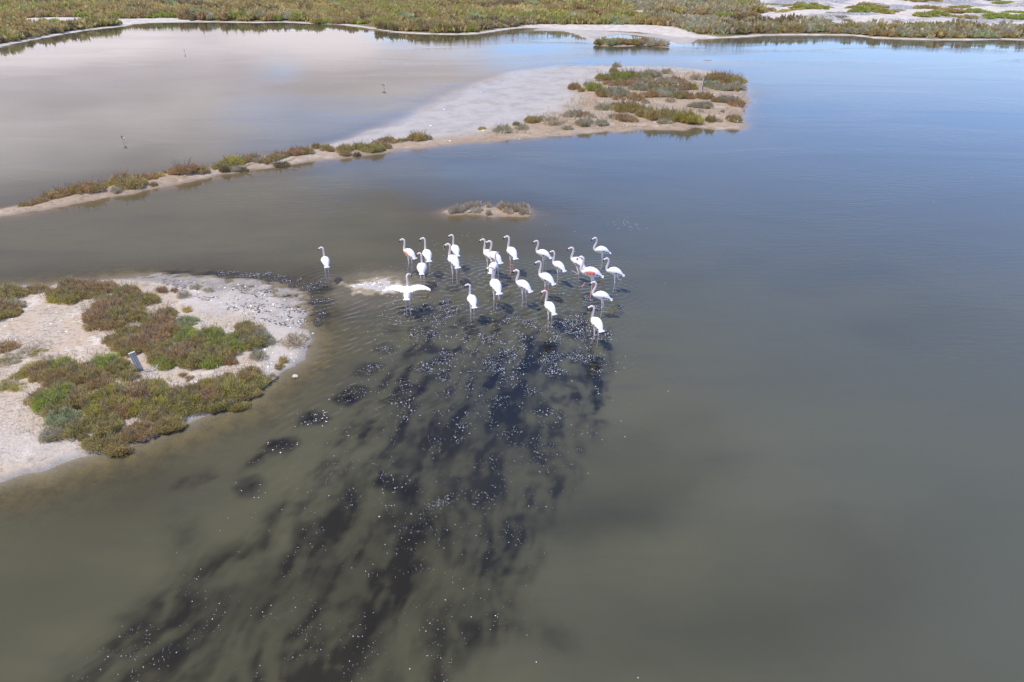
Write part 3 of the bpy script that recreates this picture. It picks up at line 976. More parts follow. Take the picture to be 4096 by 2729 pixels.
def shrub(pos, wid, hgt, kind, style, area, stems=True, name='shrub', noun='saltbush', dep_ratio=None, where=''):
    """pos base centre, wid and hgt in metres"""
    lab = f"{KW[kind]} {noun} {area}{where}"
    rz = random.random() * 6.283
    sx, sz = wid / 1.0, hgt / 0.55
    sy = sx * (dep_ratio or random.uniform(0.8, 1.1))
    me = random.choice(PROTO[style])
    if not stems:
        o = bpy.data.objects.new(name, me)
        col.objects.link(o)
        f = o
    else:
        o = bpy.data.objects.new(name, None)
        o.empty_display_size = 0.2
        col.objects.link(o)
        f = bpy.data.objects.new('foliage', me)
        col.objects.link(f)
        f.parent = o
        s = bpy.data.objects.new('stems', random.choice(STEM_T if style == 'twig' else STEM))
        col.objects.link(s)
        s.parent = o
    f.material_slots[0].link = 'OBJECT'
    f.material_slots[0].material = KIND[kind]
    o.location = pos
    if dep_ratio:
        rz = random.choice((0, math.pi)) + random.uniform(-.2, .2)
    o.rotation_euler = (0, 0, rz)
    o.scale = (sx, sy, sz)
    return tag(o, lab, 'shrub', f"{KW[kind]} {noun} clumps {area}")


def ground_z(fn, P):
    return float(fn(np.array([P[0]]), np.array([P[1]]))[0])


# --- near island: patches filled with clumps. (outline in the photo, [(kind, weight)], mean height, phrase)
def N1(p): return zm(p, 0, 1080, 2.9425)
def N2(p): return zm(p, 0, 1400, 2.851)
def N3(p): return zm(p, 600, 1080, 2.8)


PATCHES = [
    ([(-110, 1150)] + N1([(0, 215), (180, 190), (280, 250), (275, 320), (220, 400), (250, 480), (130, 570), (0, 640)]) + [(-110, 1310)],
     [('olive', 4), ('brown', 3), ('grey', 2)], .42, 'at the left edge of the sandy island'),
    (N1([(270, 215), (400, 155), (540, 205), (470, 270), (380, 290), (280, 270)]), [('brown', 2), ('olive', 2)], .36, 'at the left edge of the sandy island'),
    (N1([(585, 310), (660, 195), (760, 120), (960, 100), (1100, 140), (1290, 150), (1340, 190), (1290, 280), (1050, 340), (880, 390), (700, 390), (610, 370)]),
     [('olive', 5), ('brown', 4), ('yellow', 1)], .42, 'in the rounded patch at the back of the sandy island'),
    (N1([(1020, 560), (1070, 490), (1200, 380), (1320, 250), (1450, 220), (1600, 220), (1700, 285), (1850, 330), (1850, 390), (1700, 440), (1640, 590),
         (1500, 640), (1350, 710), (1190, 730), (1060, 680)]),
     [('olive', 5), ('green', 2), ('brown', 3)], .45, 'in the patch beside the open sand'),
    (N1([(1240, 830), (1300, 775), (1480, 730), (1640, 740), (1700, 640), (1800, 500), (1980, 470), (2060, 560), (2080, 700), (1950, 900), (1700, 1000),
         (1480, 1020), (1400, 950), (1300, 910)]),
     [('brown', 5), ('olive', 3), ('grey', 1)], .42, 'behind the leaning board'),
    (N3([(300, 560), (400, 560), (480, 600), (470, 640), (340, 640)]), [('teal', 1)], .4, 'behind the bright green patch'),
    (N3([(300, 690), (420, 680), (560, 700), (800, 715), (940, 715), (985, 770), (990, 900), (900, 930), (700, 880), (500, 860), (330, 800)]),
     [('green', 6), ('yellow', 1), ('olive', 1)], .45, 'in the bright green patch of the sandy island'),
    (N3([(20, 850), (200, 820), (400, 860), (700, 900), (950, 930), (870, 1020), (750, 1060), (540, 1100), (270, 1130), (120, 1160), (40, 1100), (0, 980)]),
     [('olive', 4), ('green', 3), ('brown', 2)], .42, 'in front of the bright green patch'),
    (N3([(950, 640), (1000, 600), (1130, 630), (1260, 700), (1330, 780), (1250, 850), (1120, 900), (1020, 860), (1005, 720)]),
     [('grey', 3), ('olive', 2)], .45, 'at the right end of the bright green patch'),
    (N3([(1470, 850), (1540, 720), (1620, 680), (1700, 740), (1690, 800), (1600, 870)]), [('pale', 1), ('red', 1)], .28, 'on the white tip of the island'),
    (N2([(390, 360), (400, 250), (520, 190), (800, 165), (950, 215), (1060, 120), (1200, 110), (1380, 110), (1500, 210), (1600, 310), (1400, 400),
         (1200, 430), (900, 440), (600, 430), (480, 380)]),
     [('brown', 5), ('olive', 4), ('green', 1)], .40, 'beside the leaning board'),
    (N2([(350, 640), (390, 560), (460, 470), (600, 430), (900, 450), (1150, 500), (1050, 640), (950, 760), (1000, 900), (850, 960), (740, 930),
         (650, 870), (560, 770), (430, 720)]),
     [('olive', 5), ('brown', 3), ('green', 2), ('teal', 1), ('grey', 1)], .44, 'in the left half of the big waterside patch'),
    (N2([(1150, 500), (1300, 420), (1650, 370), (1850, 410), (2040, 460), (2280, 490), (2280, 680), (2000, 720), (1700, 760), (1300, 780), (1050, 800),
         (1000, 700)]),
     [('yellow', 7), ('green', 2), ('olive', 2), ('brown', 1)], .45, 'in the middle of the big waterside patch'),
    (N2([(1020, 1080), (1000, 940), (1050, 800), (1400, 780), (1750, 750), (2200, 700), (2230, 760), (1950, 840), (1800, 870), (1680, 920),
         (1560, 1020), (1400, 1080), (1350, 1130), (1150, 1130)]),
     [('brown', 5), ('olive', 3), ('red', 2)], .44, 'along the near waterline of the big patch'),
    (N3([(150, 1400), (330, 1360), (470, 1330), (620, 1250), (820, 1180), (1000, 1190), (1110, 1100), (1220, 1000), (1280, 1090), (1310, 1180), (1270, 1270), (1180, 1340),
         (1000, 1480), (850, 1500), (560, 1560), (150, 1560)]),
     [('olive', 4), ('brown', 3), ('yellow', 2)], .40, 'on the right arm of the big waterside patch'),
    (N2([(430, 990), (520, 900), (690, 860), (670, 950), (560, 1000)]), [('grey', 1)], .36, 'on the left foot of the big waterside patch'),
    (N2([(0, 420), (200, 370), (330, 420), (270, 490), (0, 500)]), [('yellow', 1)], .2, 'low on the sand at the left edge'),
    (N2([(250, 350), (330, 240), (440, 200), (380, 340)]), [('yellow', 3), ('green', 1)], .26, 'low on the sand at the left edge'),
    (N1([(10, 955), (90, 915), (160, 960), (100, 995)]), [('brown', 1)], .28, 'alone on the sand at the left edge'),
    (N1([(200, 1015), (400, 975), (550, 1005), (450, 1050), (350, 1055)]), [('grey', 1), ('olive', 1)], .16, 'low on the open sand'),
    (N1([(0, 1080), (150, 1060), (260, 1120), (200, 1190), (0, 1180)]), [('grey', 1), ('olive', 1)], .16, 'low on the open sand'),
]
for poly, kinds, hm, area in PATCHES:
    wp = wpoly(poly, hm * 0.5)
    a = np.array(wp)
    lo, hi = a.min(0), a.max(0)
    area_m = abs(np.sum(a[:, 0] * np.roll(a[:, 1], -1) - np.roll(a[:, 0], -1) * a[:, 1])) / 2
    rr = 0.44
    got, tries = [], 0
    kk = [k for k, n in kinds for _ in range(n)]
    sp_ = 0.40 if area_m > 1.2 else 0.30
    while tries < 500 + 700 * area_m:
        tries += 1
        p = lo + (hi - lo) * np.array((random.random(), random.random()))
        d_ = sdf(np.array([p[0]]), np.array([p[1]]), wp)[0]
        if d_ < (0.16 if area_m > 1.2 else 0.06) or any(np.hypot(*(p - q)) < sp_ for q in got):
            continue
        got.append(p)
        ez = min(1, 0.55 + d_ / 0.9)
        zg = ground_z(h_near, p)
        kd = random.choice(kk)
        h_ = hm * ez * random.uniform(0.8, 1.25)
        wd = min(0.95, 0.55 + 0.5 * d_) * random.uniform(0.9, 1.2)
        shrub((p[0], p[1], max(zg, 0.0) - 0.03), wd, h_, kd, 'twig' if kd == 'pale' else ('mat' if hm < .25 else 'bush'), area,
              where=', ' + ('front', 'back')[int((p[1] - lo[1]) / (hi[1] - lo[1]) > .5)] + ' ' + ('left', 'middle', 'right')[min(2, int(3 * (p[0] - lo[0]) / (hi[0] - lo[0])))])
# single dry tufts on the mud of the island
for (px, py), wd, h_, kd, ar in [
        (N3([(140, 300)])[0], .42, .22, 'red', 'at the edge of the open mud flat'), (N3([(290, 285)])[0], .3, .16, 'red', 'at the edge of the open mud flat'),
        (N3([(395, 345)])[0], .5, .2, 'pale', 'on the pale mud flat'), (N3([(510, 205)])[0], .42, .14, 'pale', 'on the pale mud flat'),
        (N3([(655, 235)])[0], .35, .10, 'grey', 'where the mud flat meets dark water'), (N3([(440, 520)])[0], .3, .18, 'straw', 'on the pale mud flat'),
        (N3([(1230, 1040)])[0], .4, .34, 'grey', 'on the cracked white mud'), (N3([(910, 1105)])[0], .4, .2, 'brown', 'on the cracked white mud'),
        (N3([(1505, 1040)])[0], .28, .16, 'straw', 'near the island waterline'), (N3([(1450, 1100)])[0], .3, .1, 'olive', 'near the island waterline'),
        (N2([(720, 1035)])[0], .4, .12, 'red', 'on the near shore of the island'), (N2([(965, 1060)])[0], .28, .2, 'olive', 'on the near shore of the island'),
        (N3([(375, 1255)])[0], .25, .08, 'red', 'on the white sand strip'), (N3([(460, 1290)])[0], .28, .08, 'red', 'on the white sand strip'),
        (N3([(1330, 1230)])[0], .4, .2, 'pale', 'at the right waterline of the island'), (N3([(880, 1500)])[0], .4, .18, 'pale', 'at the right waterline of the island')]:
    P = G(px, py)
    shrub((P[0], P[1], ground_z(h_near, P) - 0.02), wd, h_, kd, 'twig' if kd in ('pale', 'grey', 'red', 'straw') else 'bush', ar, noun='tuft', name='dry_tuft')


# --- spit and its vegetated end: single clumps noted from enlargements (x, y of base, width, height, kind)
def clumps(lst, ox, oy, s, fn, area, style='bush', hk=1.0, stems=True, noun='saltbush', wk=1.12):
    for x_, y_, w_, h_, kd in lst:
        px, py = ox + x_ / s, oy + y_ / s
        P = G(px, py)
        m = ppm(P)
        zg = max(ground_z(fn, P), 0) - .04
        wd, hg = w_ / s / m * wk, max(.28, h_ / s / m * hk)
        ar = area(x_, y_) if callable(area) else area
        st = 'twig' if kd == 'pale' else style
        n = max(1, int(round(wd / 1.1)))
        if n == 1:
            shrub((P[0], P[1] + .3 * wd, zg), wd, hg, kd, st, ar, stems=stems, noun=noun)
            continue
        # a wide clump: several bushes grown together
        it, its = [], []
        for i in range(2 * n):
            q = (i + .5) / (2 * n) - .5
            ww = wd / n * random.uniform(.95, 1.35)
            hh = hg * random.uniform(.72, 1.08) * (1 - .35 * abs(2 * q) ** 3)
            loc = (q * wd * .86, random.uniform(-.1, .75) * wd / n, 0)
            rz = random.random() * 6.28
            it.append((random.choice(PROTO[st]), loc, (ww, ww, hh / .55), rz, 0 if random.random() < .68 else 1))
            its.append((random.choice(STEM_T if st == 'twig' else STEM), loc, (ww, ww, hh / .55), rz, 0))
        o = bpy.data.objects.new('shrub', None)
        o.empty_display_size = .2
        col.objects.link(o)
        o.location = (P[0], P[1], zg)
        jm = joined('foliage', it)
        jm.materials.append(KIND[kd])
        jm.materials.append(KIND[{'grey': 'brown', 'brown': 'olive', 'olive': 'brown', 'green': 'olive', 'red': 'grey', 'yellow': 'olive', 'teal': 'grey', 'pale': 'grey', 'dark': 'brown', 'straw': 'olive'}[kd]])
        link('foliage', jm, o)
        if stems:
            link('stems', joined('stems', its), o, M_WOOD)
        tag(o, f"{KW[kd]} {noun} {ar}", 'shrub', f"{KW[kd]} {noun} clumps {ar}")


def area_big(x_, y_):
    if y_ < 170: return 'on the back shore of the broad spit end'
    if y_ < 245: return 'along the back of the broad spit end'
    if y_ < 330: return 'just behind the middle of the broad spit end' if x_ < 1700 else 'beside the blue board on the spit'
    if y_ < 425: return 'across the middle of the broad spit end' if x_ < 1750 else 'at the right tip of the spit'
    if x_ < 600: return 'where the narrow spit widens'
    if x_ < 1080: return 'on the front left of the broad spit end'
    return 'on the front bank of the broad spit end' if x_ < 1800 else 'at the front right corner of the spit'


BIG = [(1165, 95, 65, 40, 'grey'), (1140, 145, 70, 45, 'brown'), (1570, 160, 80, 40, 'grey'), (815, 275, 90, 55, 'brown'), (870, 300, 50, 35, 'olive'),
       (930, 255, 70, 40, 'grey'), (975, 300, 130, 65, 'green'), (1060, 215, 130, 60, 'olive'), (1250, 215, 340, 70, 'green'), (1440, 190, 150, 65, 'grey'),
       (1200, 262, 190, 55, 'brown'), (1350, 232, 150, 45, 'grey'), (1620, 240, 170, 55, 'grey'), (1810, 215, 90, 40, 'pale'), (1990, 220, 190, 75, 'brown'),
       (2100, 235, 200, 65, 'brown'), (2150, 275, 120, 60, 'grey'), (1940, 275, 130, 55, 'teal'), (2050, 295, 180, 55, 'grey'), (1720, 295, 170, 60, 'olive'),
       (1560, 320, 160, 50, 'teal'), (1400, 295, 250, 60, 'grey'), (1520, 270, 160, 50, 'brown'), (1140, 350, 200, 75, 'grey'), (1180, 380, 90, 35, 'brown'),
       (1320, 385, 150, 60, 'brown'), (1480, 355, 200, 50, 'grey'), (1700, 370, 160, 60, 'brown'), (1880, 370, 130, 55, 'brown'), (2050, 390, 180, 70, 'red'),
       (2150, 415, 120, 60, 'red'), (1840, 440, 170, 55, 'grey'), (1070, 465, 140, 50, 'grey'), (1140, 440, 60, 40, 'brown'), (1300, 490, 250, 80, 'olive'),
       (1500, 530, 240, 85, 'olive'), (1700, 550, 220, 90, 'yellow'), (1560, 565, 120, 40, 'grey'), (1230, 548, 170, 55, 'red'), (1120, 530, 60, 35, 'grey'),
       (1300, 553, 70, 35, 'brown'), (1930, 555, 75, 60, 'olive'), (1850, 478, 40, 25, 'grey'), (2125, 548, 110, 60, 'brown'), (2030, 478, 40, 22, 'grey'),
       (2000, 553, 60, 20, 'pale'), (230, 632, 150, 55, 'grey'), (340, 575, 60, 35, 'brown'), (385, 613, 100, 45, 'grey'), (470, 555, 120, 55, 'olive'),
       (550, 540, 70, 45, 'grey'), (640, 575, 160, 55, 'pale'), (870, 520, 180, 50, 'grey'), (900, 585, 150, 60, 'grey'), (1040, 578, 130, 45, 'grey'),
       (760, 610, 90, 30, 'grey'), (740, 520, 50, 28, 'pale'), (1600, 400, 90, 30, 'pale'), (1400, 410, 60, 30, 'grey'), (1650, 345, 150, 45, 'grey')]
clumps(BIG, 1900, 230, 2.047, h_spit, area_big, hk=1.3)
S1 = [(210, 668, 70, 35, 'brown'), (265, 640, 55, 28, 'grey'), (280, 662, 60, 30, 'brown'), (360, 635, 110, 55, 'red'), (450, 600, 130, 70, 'brown'),
      (560, 585, 170, 80, 'brown'), (690, 560, 150, 75, 'olive'), (800, 555, 150, 80, 'brown'), (885, 545, 130, 70, 'brown'), (970, 455, 80, 38, 'red'),
      (1010, 492, 80, 35, 'yellow'), (1140, 470, 140, 85, 'brown'), (1210, 500, 180, 90, 'olive'), (1090, 535, 70, 55, 'grey'), (1290, 430, 150, 48, 'red'),
      (1400, 425, 130, 45, 'brown'), (1490, 405, 80, 35, 'straw'), (1445, 468, 50, 28, 'brown'), (1640, 375, 90, 45, 'brown'), (1720, 378, 170, 90, 'red'),
      (1870, 362, 130, 60, 'brown'), (1930, 340, 60, 38, 'red'), (1545, 348, 40, 18, 'olive'), (2060, 312, 100, 55, 'olive')]
S2 = [(110, 500, 80, 60, 'dark'), (180, 455, 170, 75, 'yellow'), (200, 492, 90, 45, 'grey'), (280, 492, 70, 40, 'dark'), (320, 425, 110, 60, 'brown'),
      (390, 405, 90, 55, 'brown'), (430, 425, 80, 45, 'grey'), (510, 425, 100, 48, 'olive'), (570, 405, 110, 55, 'brown'), (640, 385, 110, 55, 'brown'),
      (640, 442, 110, 35, 'dark'), (780, 365, 130, 65, 'red'), (860, 352, 110, 60, 'brown'), (975, 285, 70, 52, 'brown'), (1060, 312, 100, 48, 'olive'),
      (1110, 318, 70, 42, 'brown'), (1240, 320, 110, 65, 'olive'), (1245, 346, 80, 48, 'brown'), (1355, 346, 60, 38, 'dark'), (1380, 296, 110, 58, 'olive'),
      (1500, 308, 150, 70, 'olive'), (1560, 270, 120, 55, 'brown'), (1640, 236, 130, 52, 'brown'), (1640, 277, 70, 38, 'red'), (1770, 222, 50, 34, 'olive'),
      (1815, 212, 35, 26, 'brown'), (1930, 210, 130, 72, 'olive'), (2025, 198, 60, 48, 'grey')]
clumps(S1, 0, 550, 2.354, h_spit, lambda a, b: 'at the left end of the narrow spit' if a < 950 else 'left of the middle of the narrow spit', hk=1.4, wk=1.4)
clumps(S2, 850, 480, 2.354, h_spit, lambda a, b: 'right of the middle of the narrow spit' if a < 700 else 'near the bare part of the narrow spit', hk=1.4, wk=1.35)
clumps([(60, 600, 60, 32, 'straw')], 1900, 230, 2.047, h_spit, 'alone on the bare part of the spit')
IS = [(500, 505, 130, 130, 'pale'), (600, 500, 130, 140, 'pale'), (690, 480, 110, 110, 'pale'), (800, 445, 150, 110, 'pale'), (890, 440, 130, 120, 'pale'),
      (980, 430, 140, 140, 'pale'), (960, 480, 220, 55, 'grey'), (1180, 395, 110, 50, 'pale'), (1450, 450, 150, 140, 'pale'), (1560, 460, 130, 130, 'grey'),
      (1680, 485, 150, 140, 'grey'), (1740, 490, 130, 150, 'pale'), (1870, 450, 150, 130, 'pale'), (1890, 515, 170, 70, 'pale'), (1560, 510, 160, 60, 'pale'),
      (1200, 535, 90, 35, 'grey'), (1820, 530, 90, 60, 'grey')]
clumps(IS, 1700, 750, 4.708, h_islet, lambda a, b: 'on the left half of the tiny islet' if a < 1250 else 'on the right half of the tiny islet', 'twig', hk=1.3)
FI = [(1515, 276, 55, 52, 'olive'), (1590, 282, 65, 48, 'teal'), (1650, 278, 80, 42, 'brown'), (1630, 262, 150, 30, 'yellow'), (1720, 278, 80, 45, 'brown'),
      (1790, 272, 80, 45, 'grey'), (1850, 282, 80, 45, 'grey'), (1900, 284, 60, 40, 'grey'), (1780, 262, 110, 30, 'brown'), (1560, 266, 60, 30, 'brown')]
clumps(FI, 1400, 0, 1.5187, h_farislet, 'on the rounded islet off the far shore', 'far', stems=False)

# --- far shore: the row of bushes along the waterline and the mats on the dunes, one by one
ROWS = []
MI = {k: i for i, k in enumerate(KIND)}


def row(pts, step, kinds, wpx, hpx, area, dy=0, jit=3):
    seg = np.array(pts, float)
    L = np.r_[0, np.cumsum(np.hypot(*(seg[1:] - seg[:-1]).T))]
    for s in np.arange(0, L[-1], step):
        px, py = np.interp(s, L, seg[:, 0]), np.interp(s, L, seg[:, 1])
        px += random.uniform(-.3, .3) * step
        py += dy + 2.5 + random.uniform(-jit, jit) * .6
        P = G(px, py)
        m = ppm(P)
        zg = ground_z(h_far, P)
        wd, hg = wpx * random.uniform(.8, 1.35) / m, 1.2 * hpx * random.uniform(.7, 1.3) / m
        ROWS.append((random.choice(PROTO['far']), (P[0], P[1] + .3, max(zg, 0) - .05), (wd, wd, hg / .55), random.random() * 6.28, MI[random.choice(kinds)]))


row([(-20, 180), (140, 151), (330, 118), (470, 103)], 15, ['olive', 'dark', 'brown', 'dark'], 34, 24, 'along the dark point on the far left', -3)
row([(-20, 150), (140, 128), (300, 108)], 22, ['brown', 'olive', 'olive'], 40, 16, 'along the dark point on the far left', -2)
row([(0, 92), (240, 84), (470, 82), (700, 78)], 26, ['olive', 'brown', 'green'], 42, 20, 'behind the beach on the far left', -1)
row([(730, 83), (900, 85), (1130, 86), (1250, 88)], 20, ['olive', 'green', 'grey', 'brown', 'dark'], 40, 27, 'along the middle of the far waterline', -2)
row([(1265, 95), (1400, 98), (1470, 103)], 20, ['olive', 'green', 'brown'], 36, 22, 'along the middle of the far waterline', -3)
row([(1520, 118), (1590, 127), (1710, 132), (1815, 134), (1900, 131)], 20, ['brown', 'olive', 'green', 'dark'], 40, 28, 'around the bulge of the far shore', -2)
row([(1560, 110), (1700, 116), (1850, 118), (1980, 112)], 30, ['brown', 'olive', 'red', 'green'], 50, 22, 'around the bulge of the far shore', 0)
row([(1930, 122), (2020, 110), (2100, 103), (2330, 105), (2560, 108), (2700, 118), (2800, 140)], 22, ['grey', 'teal', 'olive', 'brown'], 38, 22,
    'behind the white beach across the lagoon', -2)
row([(2790, 142), (2900, 143), (3060, 135), (3300, 136), (3420, 140), (3500, 148), (3640, 153), (3900, 156), (4110, 154)], 19,
    ['grey', 'olive', 'brown', 'teal', 'grey'], 42, 25, 'in the hedge along the far right waterline', -3)
row([(3420, 128), (3650, 138), (3900, 142), (4110, 140)], 24, ['teal', 'brown', 'olive', 'grey'], 46, 23, 'in the hedge along the far right waterline', -2)
for _ in range(330):                                     # larger bushes standing out of the scrub
    Y_ = 104 + 95 * random.random()
    X_ = random.uniform(-.78, .78) * Y_
    if sdf(np.array([X_]), np.array([Y_]), FAR)[0] < 3 or bare_fn(np.array([X_]), np.array([Y_]), None)[0] > .3:
        continue
    wd = random.uniform(1.6, 4.0)
    ROWS.append((random.choice(PROTO['far']), (X_, Y_, ground_z(h_far, (X_, Y_)) - .05), (wd, wd * .9, wd * random.uniform(.30, .45) / .55), random.random() * 6.28,
                 MI[random.choice(['dark', 'olive', 'green', 'brown', 'teal', 'dark', 'yellow', 'brown'])]))
hm_ = joined('shore_bushes', ROWS)
for k_ in KIND.values():
    hm_.materials.append(k_)
tag(link('shore_bushes', hm_), 'dense dark bushes lining the far waterline', 'bushes', kind='stuff')
DM = [(100, 60, 220, 50, 'green'), (410, 68, 60, 24, 'teal'), (640, 45, 120, 45, 'green'), (545, 92, 80, 30, 'olive'), (520, 142, 170, 22, 'yellow'),
      (690, 130, 240, 50, 'green'), (650, 100, 150, 40, 'olive'), (1100, 160, 200, 60, 'green'), (1200, 165, 220, 50, 'yellow'), (1130, 110, 220, 50, 'olive'),
      (1300, 45, 220, 40, 'green'), (1230, 75, 140, 40, 'olive'), (1380, 148, 150, 35, 'grey'), (1570, 50, 200, 40, 'olive'), (1720, 30, 140, 35, 'green'),
      (1880, 25, 150, 30, 'green'), (1640, 175, 220, 50, 'green'), (1620, 125, 150, 50, 'olive'), (1840, 150, 150, 45, 'olive'), (1880, 90, 100, 35, 'yellow'),
      (1930, 195, 170, 40, 'olive'), (2020, 155, 170, 45, 'green'), (2040, 35, 200, 35, 'grey'), (2200, 60, 110, 30, 'green'), (2240, 190, 260, 50, 'green'),
      (2330, 160, 150, 40, 'green'), (950, 15, 180, 30, 'grey'), (830, 110, 50, 18, 'teal'), (900, 165, 120, 18, 'grey'), (960, 208, 40, 14, 'grey'),
      (250, 130, 220, 45, 'brown'), (150, 160, 200, 50, 'brown'), (60, 190, 180, 50, 'olive'), (180, 100, 200, 40, 'grey'), (1480, 25, 90, 24, 'green')]
for x_, y_, w_, h_, kd in DM:
    px, py = 2900 + x_ / 1.968, y_ / 1.968
    P = G(px, py)
    m = ppm(P)
    wd = w_ / 1.968 / m
    n = max(1, int(round(wd / 1.6)))
    it = []
    for i in range(3 * n):
        q = random.uniform(-.5, .5)
        X_, Y_ = P[0] + q * wd, P[1] + random.uniform(0.2, 4.5) * (1 - abs(q))
        ww = random.uniform(1.6, 2.8)
        it.append((random.choice(PROTO['far']), (X_ - P[0], Y_ - P[1], ground_z(h_far, (X_, Y_)) - .08), (ww, ww, .75 * h_ / 1.968 / m * random.uniform(.7, 1.2) / .55),
                   random.random() * 6.28, 0))
    o = link('scrub_mat', joined('scrub_mat', it), None, KIND[kd])
    o.location = (P[0], P[1], 0)
    ar = ('at the back' if y_ < 62 else 'in the middle' if y_ < 128 else 'at the front') + ' of the pale far dunes, ' + \
        ('left part' if x_ < 780 else 'centre' if x_ < 1550 else 'right part')
    tag(o, f"low {KW[kd]} scrub mat {ar}", 'scrub mat', f"{KW[kd]} mats {ar}")

# --- the scrub behind, which reads as one mass
def scrub():
    r = np.random.default_rng(77)
    n = 26000
    y_ = 100 + 135 * r.random(n) ** 0.9
    x_ = (r.random(n) - 0.5) * 2 * (0.80 * y_ + 8)
    d_ = sdf(x_, y_, FAR)
    bare = bare_fn(x_, y_, None)
    ok = (d_ > 1.6) & (bare < 0.45)
    x_, y_ = x_[ok], y_[ok]
    z_ = h_far(x_, y_)
    n = len(x_)
    g1, g2, g3 = fbm(x_ * .07, y_ * .10, 81, 4), fbm(x_ * .05 + 9, y_ * .08, 85, 4), fbm(x_ * .22, y_ * .25, 89, 3)
    k = 20
    size = (0.5 + 1.35 * sstep(g3, .42, .66)) * (0.8 + .4 * r.random(n))
    u = r.normal(size=(n, k, 3))
    u /= np.linalg.norm(u, axis=2, keepdims=True)
    P = np.stack([x_[:, None] + u[:, :, 0] * 0.55 * size[:, None], y_[:, None] + u[:, :, 1] * 0.55 * size[:, None],
                  z_[:, None] + np.abs(u[:, :, 2]) * 0.42 * size[:, None] - .03], -1).reshape(-1, 3)
    Dr = np.stack([u[:, :, 0] * .8, u[:, :, 1] * .8, 0.7 + .5 * r.random((n, k))], -1).reshape(-1, 3)
    Dr /= np.linalg.norm(Dr, axis=1, keepdims=True)
    sz = np.repeat(size, k)
    V, Fa, T = blades(P, Dr, sz * (.25 + .2 * r.random(n * k)), sz * (.16 + .12 * r.random(n * k)), np.clip(.5 + .2 * r.normal(size=n * k), 0, 1))
    near = np.clip((y_ - 105) / 60, 0, 1)
    hue = np.full(n, 0)                                   # 0 brown 1 olive 2 green 3 straw 4 grey
    hue[g1 > .47] = 1
    hue[(g2 > .575)] = 2
    hue[(g1 < .44) & (near > .3)] = 3
    hue[(x_ > 25) & (g3 > .46)] = 4
    hue[(g3 > .60) & (r.random(n) < .6)] = 1
    hue[(g3 > .62) & (g1 < .44)] = 5
    me = mesh_np('scrub', V, Fa, {'tint': T})
    for nm in ('brown', 'olive', 'green', 'straw', 'grey', 'dark'):
        me.materials.append(KIND[nm])
    me.polygons.foreach_set('material_index', np.repeat(hue, k).astype(np.int32))
    o = link('scrub', me)
    return tag(o, 'low brown and green scrub covering the far shore', 'scrub', kind='stuff')


scrub()

# --- thin dry grass and dead stalks between the bushes
def dry_grass():
    r = np.random.default_rng(91)
    P, S = [], []
    broad = wpoly([(a * D, b * D) for a, b in [(1190, 285), (1290, 255), (1330, 215), (1420, 180), (1560, 170), (1690, 185), (1705, 225), (1700, 290), (1560, 292),
                                               (1400, 300), (1200, 315), (1130, 318)]])
    for poly, n, fn, s_ in ((broad, 2600, h_spit, 1.0), (SPIT, 1500, h_spit, .8), (NEAR, 5200, h_near, .55)):
        a = np.array(poly)
        lo, hi = a.min(0), a.max(0)
        lo[0] = max(lo[0], -60)
        x_, y_ = lo[0] + (hi[0] - lo[0]) * r.random(n), lo[1] + (hi[1] - lo[1]) * r.random(n)
        ok = inside(x_, y_, poly)
        x_, y_ = x_[ok], y_[ok]
        h_ = fn(x_, y_)
        c = fbm(x_ * (.5 if s_ > .6 else 1.0), y_ * (.5 if s_ > .6 else 1.0), 95, 4)
        if fn is h_near:
            w_ = np.zeros(x_.shape)
            for poly_, kinds_, hm_2, area_ in PATCHES:
                w_ = np.maximum(w_, sstep(sdf(x_, y_, wpoly(poly_)), -.45, 0))
            ok = (h_ > .05) & (c > .42) & (w_ > r.random(len(x_)) * .9 + .05)
        else:
            ok = (h_ > .07) & (c > .45 + .1 * r.random(len(x_)))
        P.append(np.stack([x_, y_, h_], -1)[ok]); S.append(np.full(ok.sum(), s_))
    P, S = np.concatenate(P), np.concatenate(S)
    n, k = len(P), 9
    base = np.repeat(P, k, 0) + np.concatenate([.09 * r.normal(size=(n * k, 2)), np.full((n * k, 1), -.02)], 1) * np.repeat(S, k)[:, None]
    Dr = np.concatenate([.45 * r.normal(size=(n * k, 2)), np.full((n * k, 1), 1.0)], 1)
    Dr /= np.linalg.norm(Dr, axis=1, keepdims=True)
    V, Fa, T = blades(base, Dr, np.repeat(S, k) * (.16 + .22 * r.random(n * k)), np.repeat(S, k) * (.018 + .014 * r.random(n * k)), np.clip(.5 + .25 * r.normal(size=n * k), 0, 1))
    tag(link('dry_grass', mesh_np('dry_grass', V, Fa, {'tint': T}), None, KIND['pale']), 'thin dry grass and dead stalks between the bushes', 'grass', kind='stuff')


dry_grass()

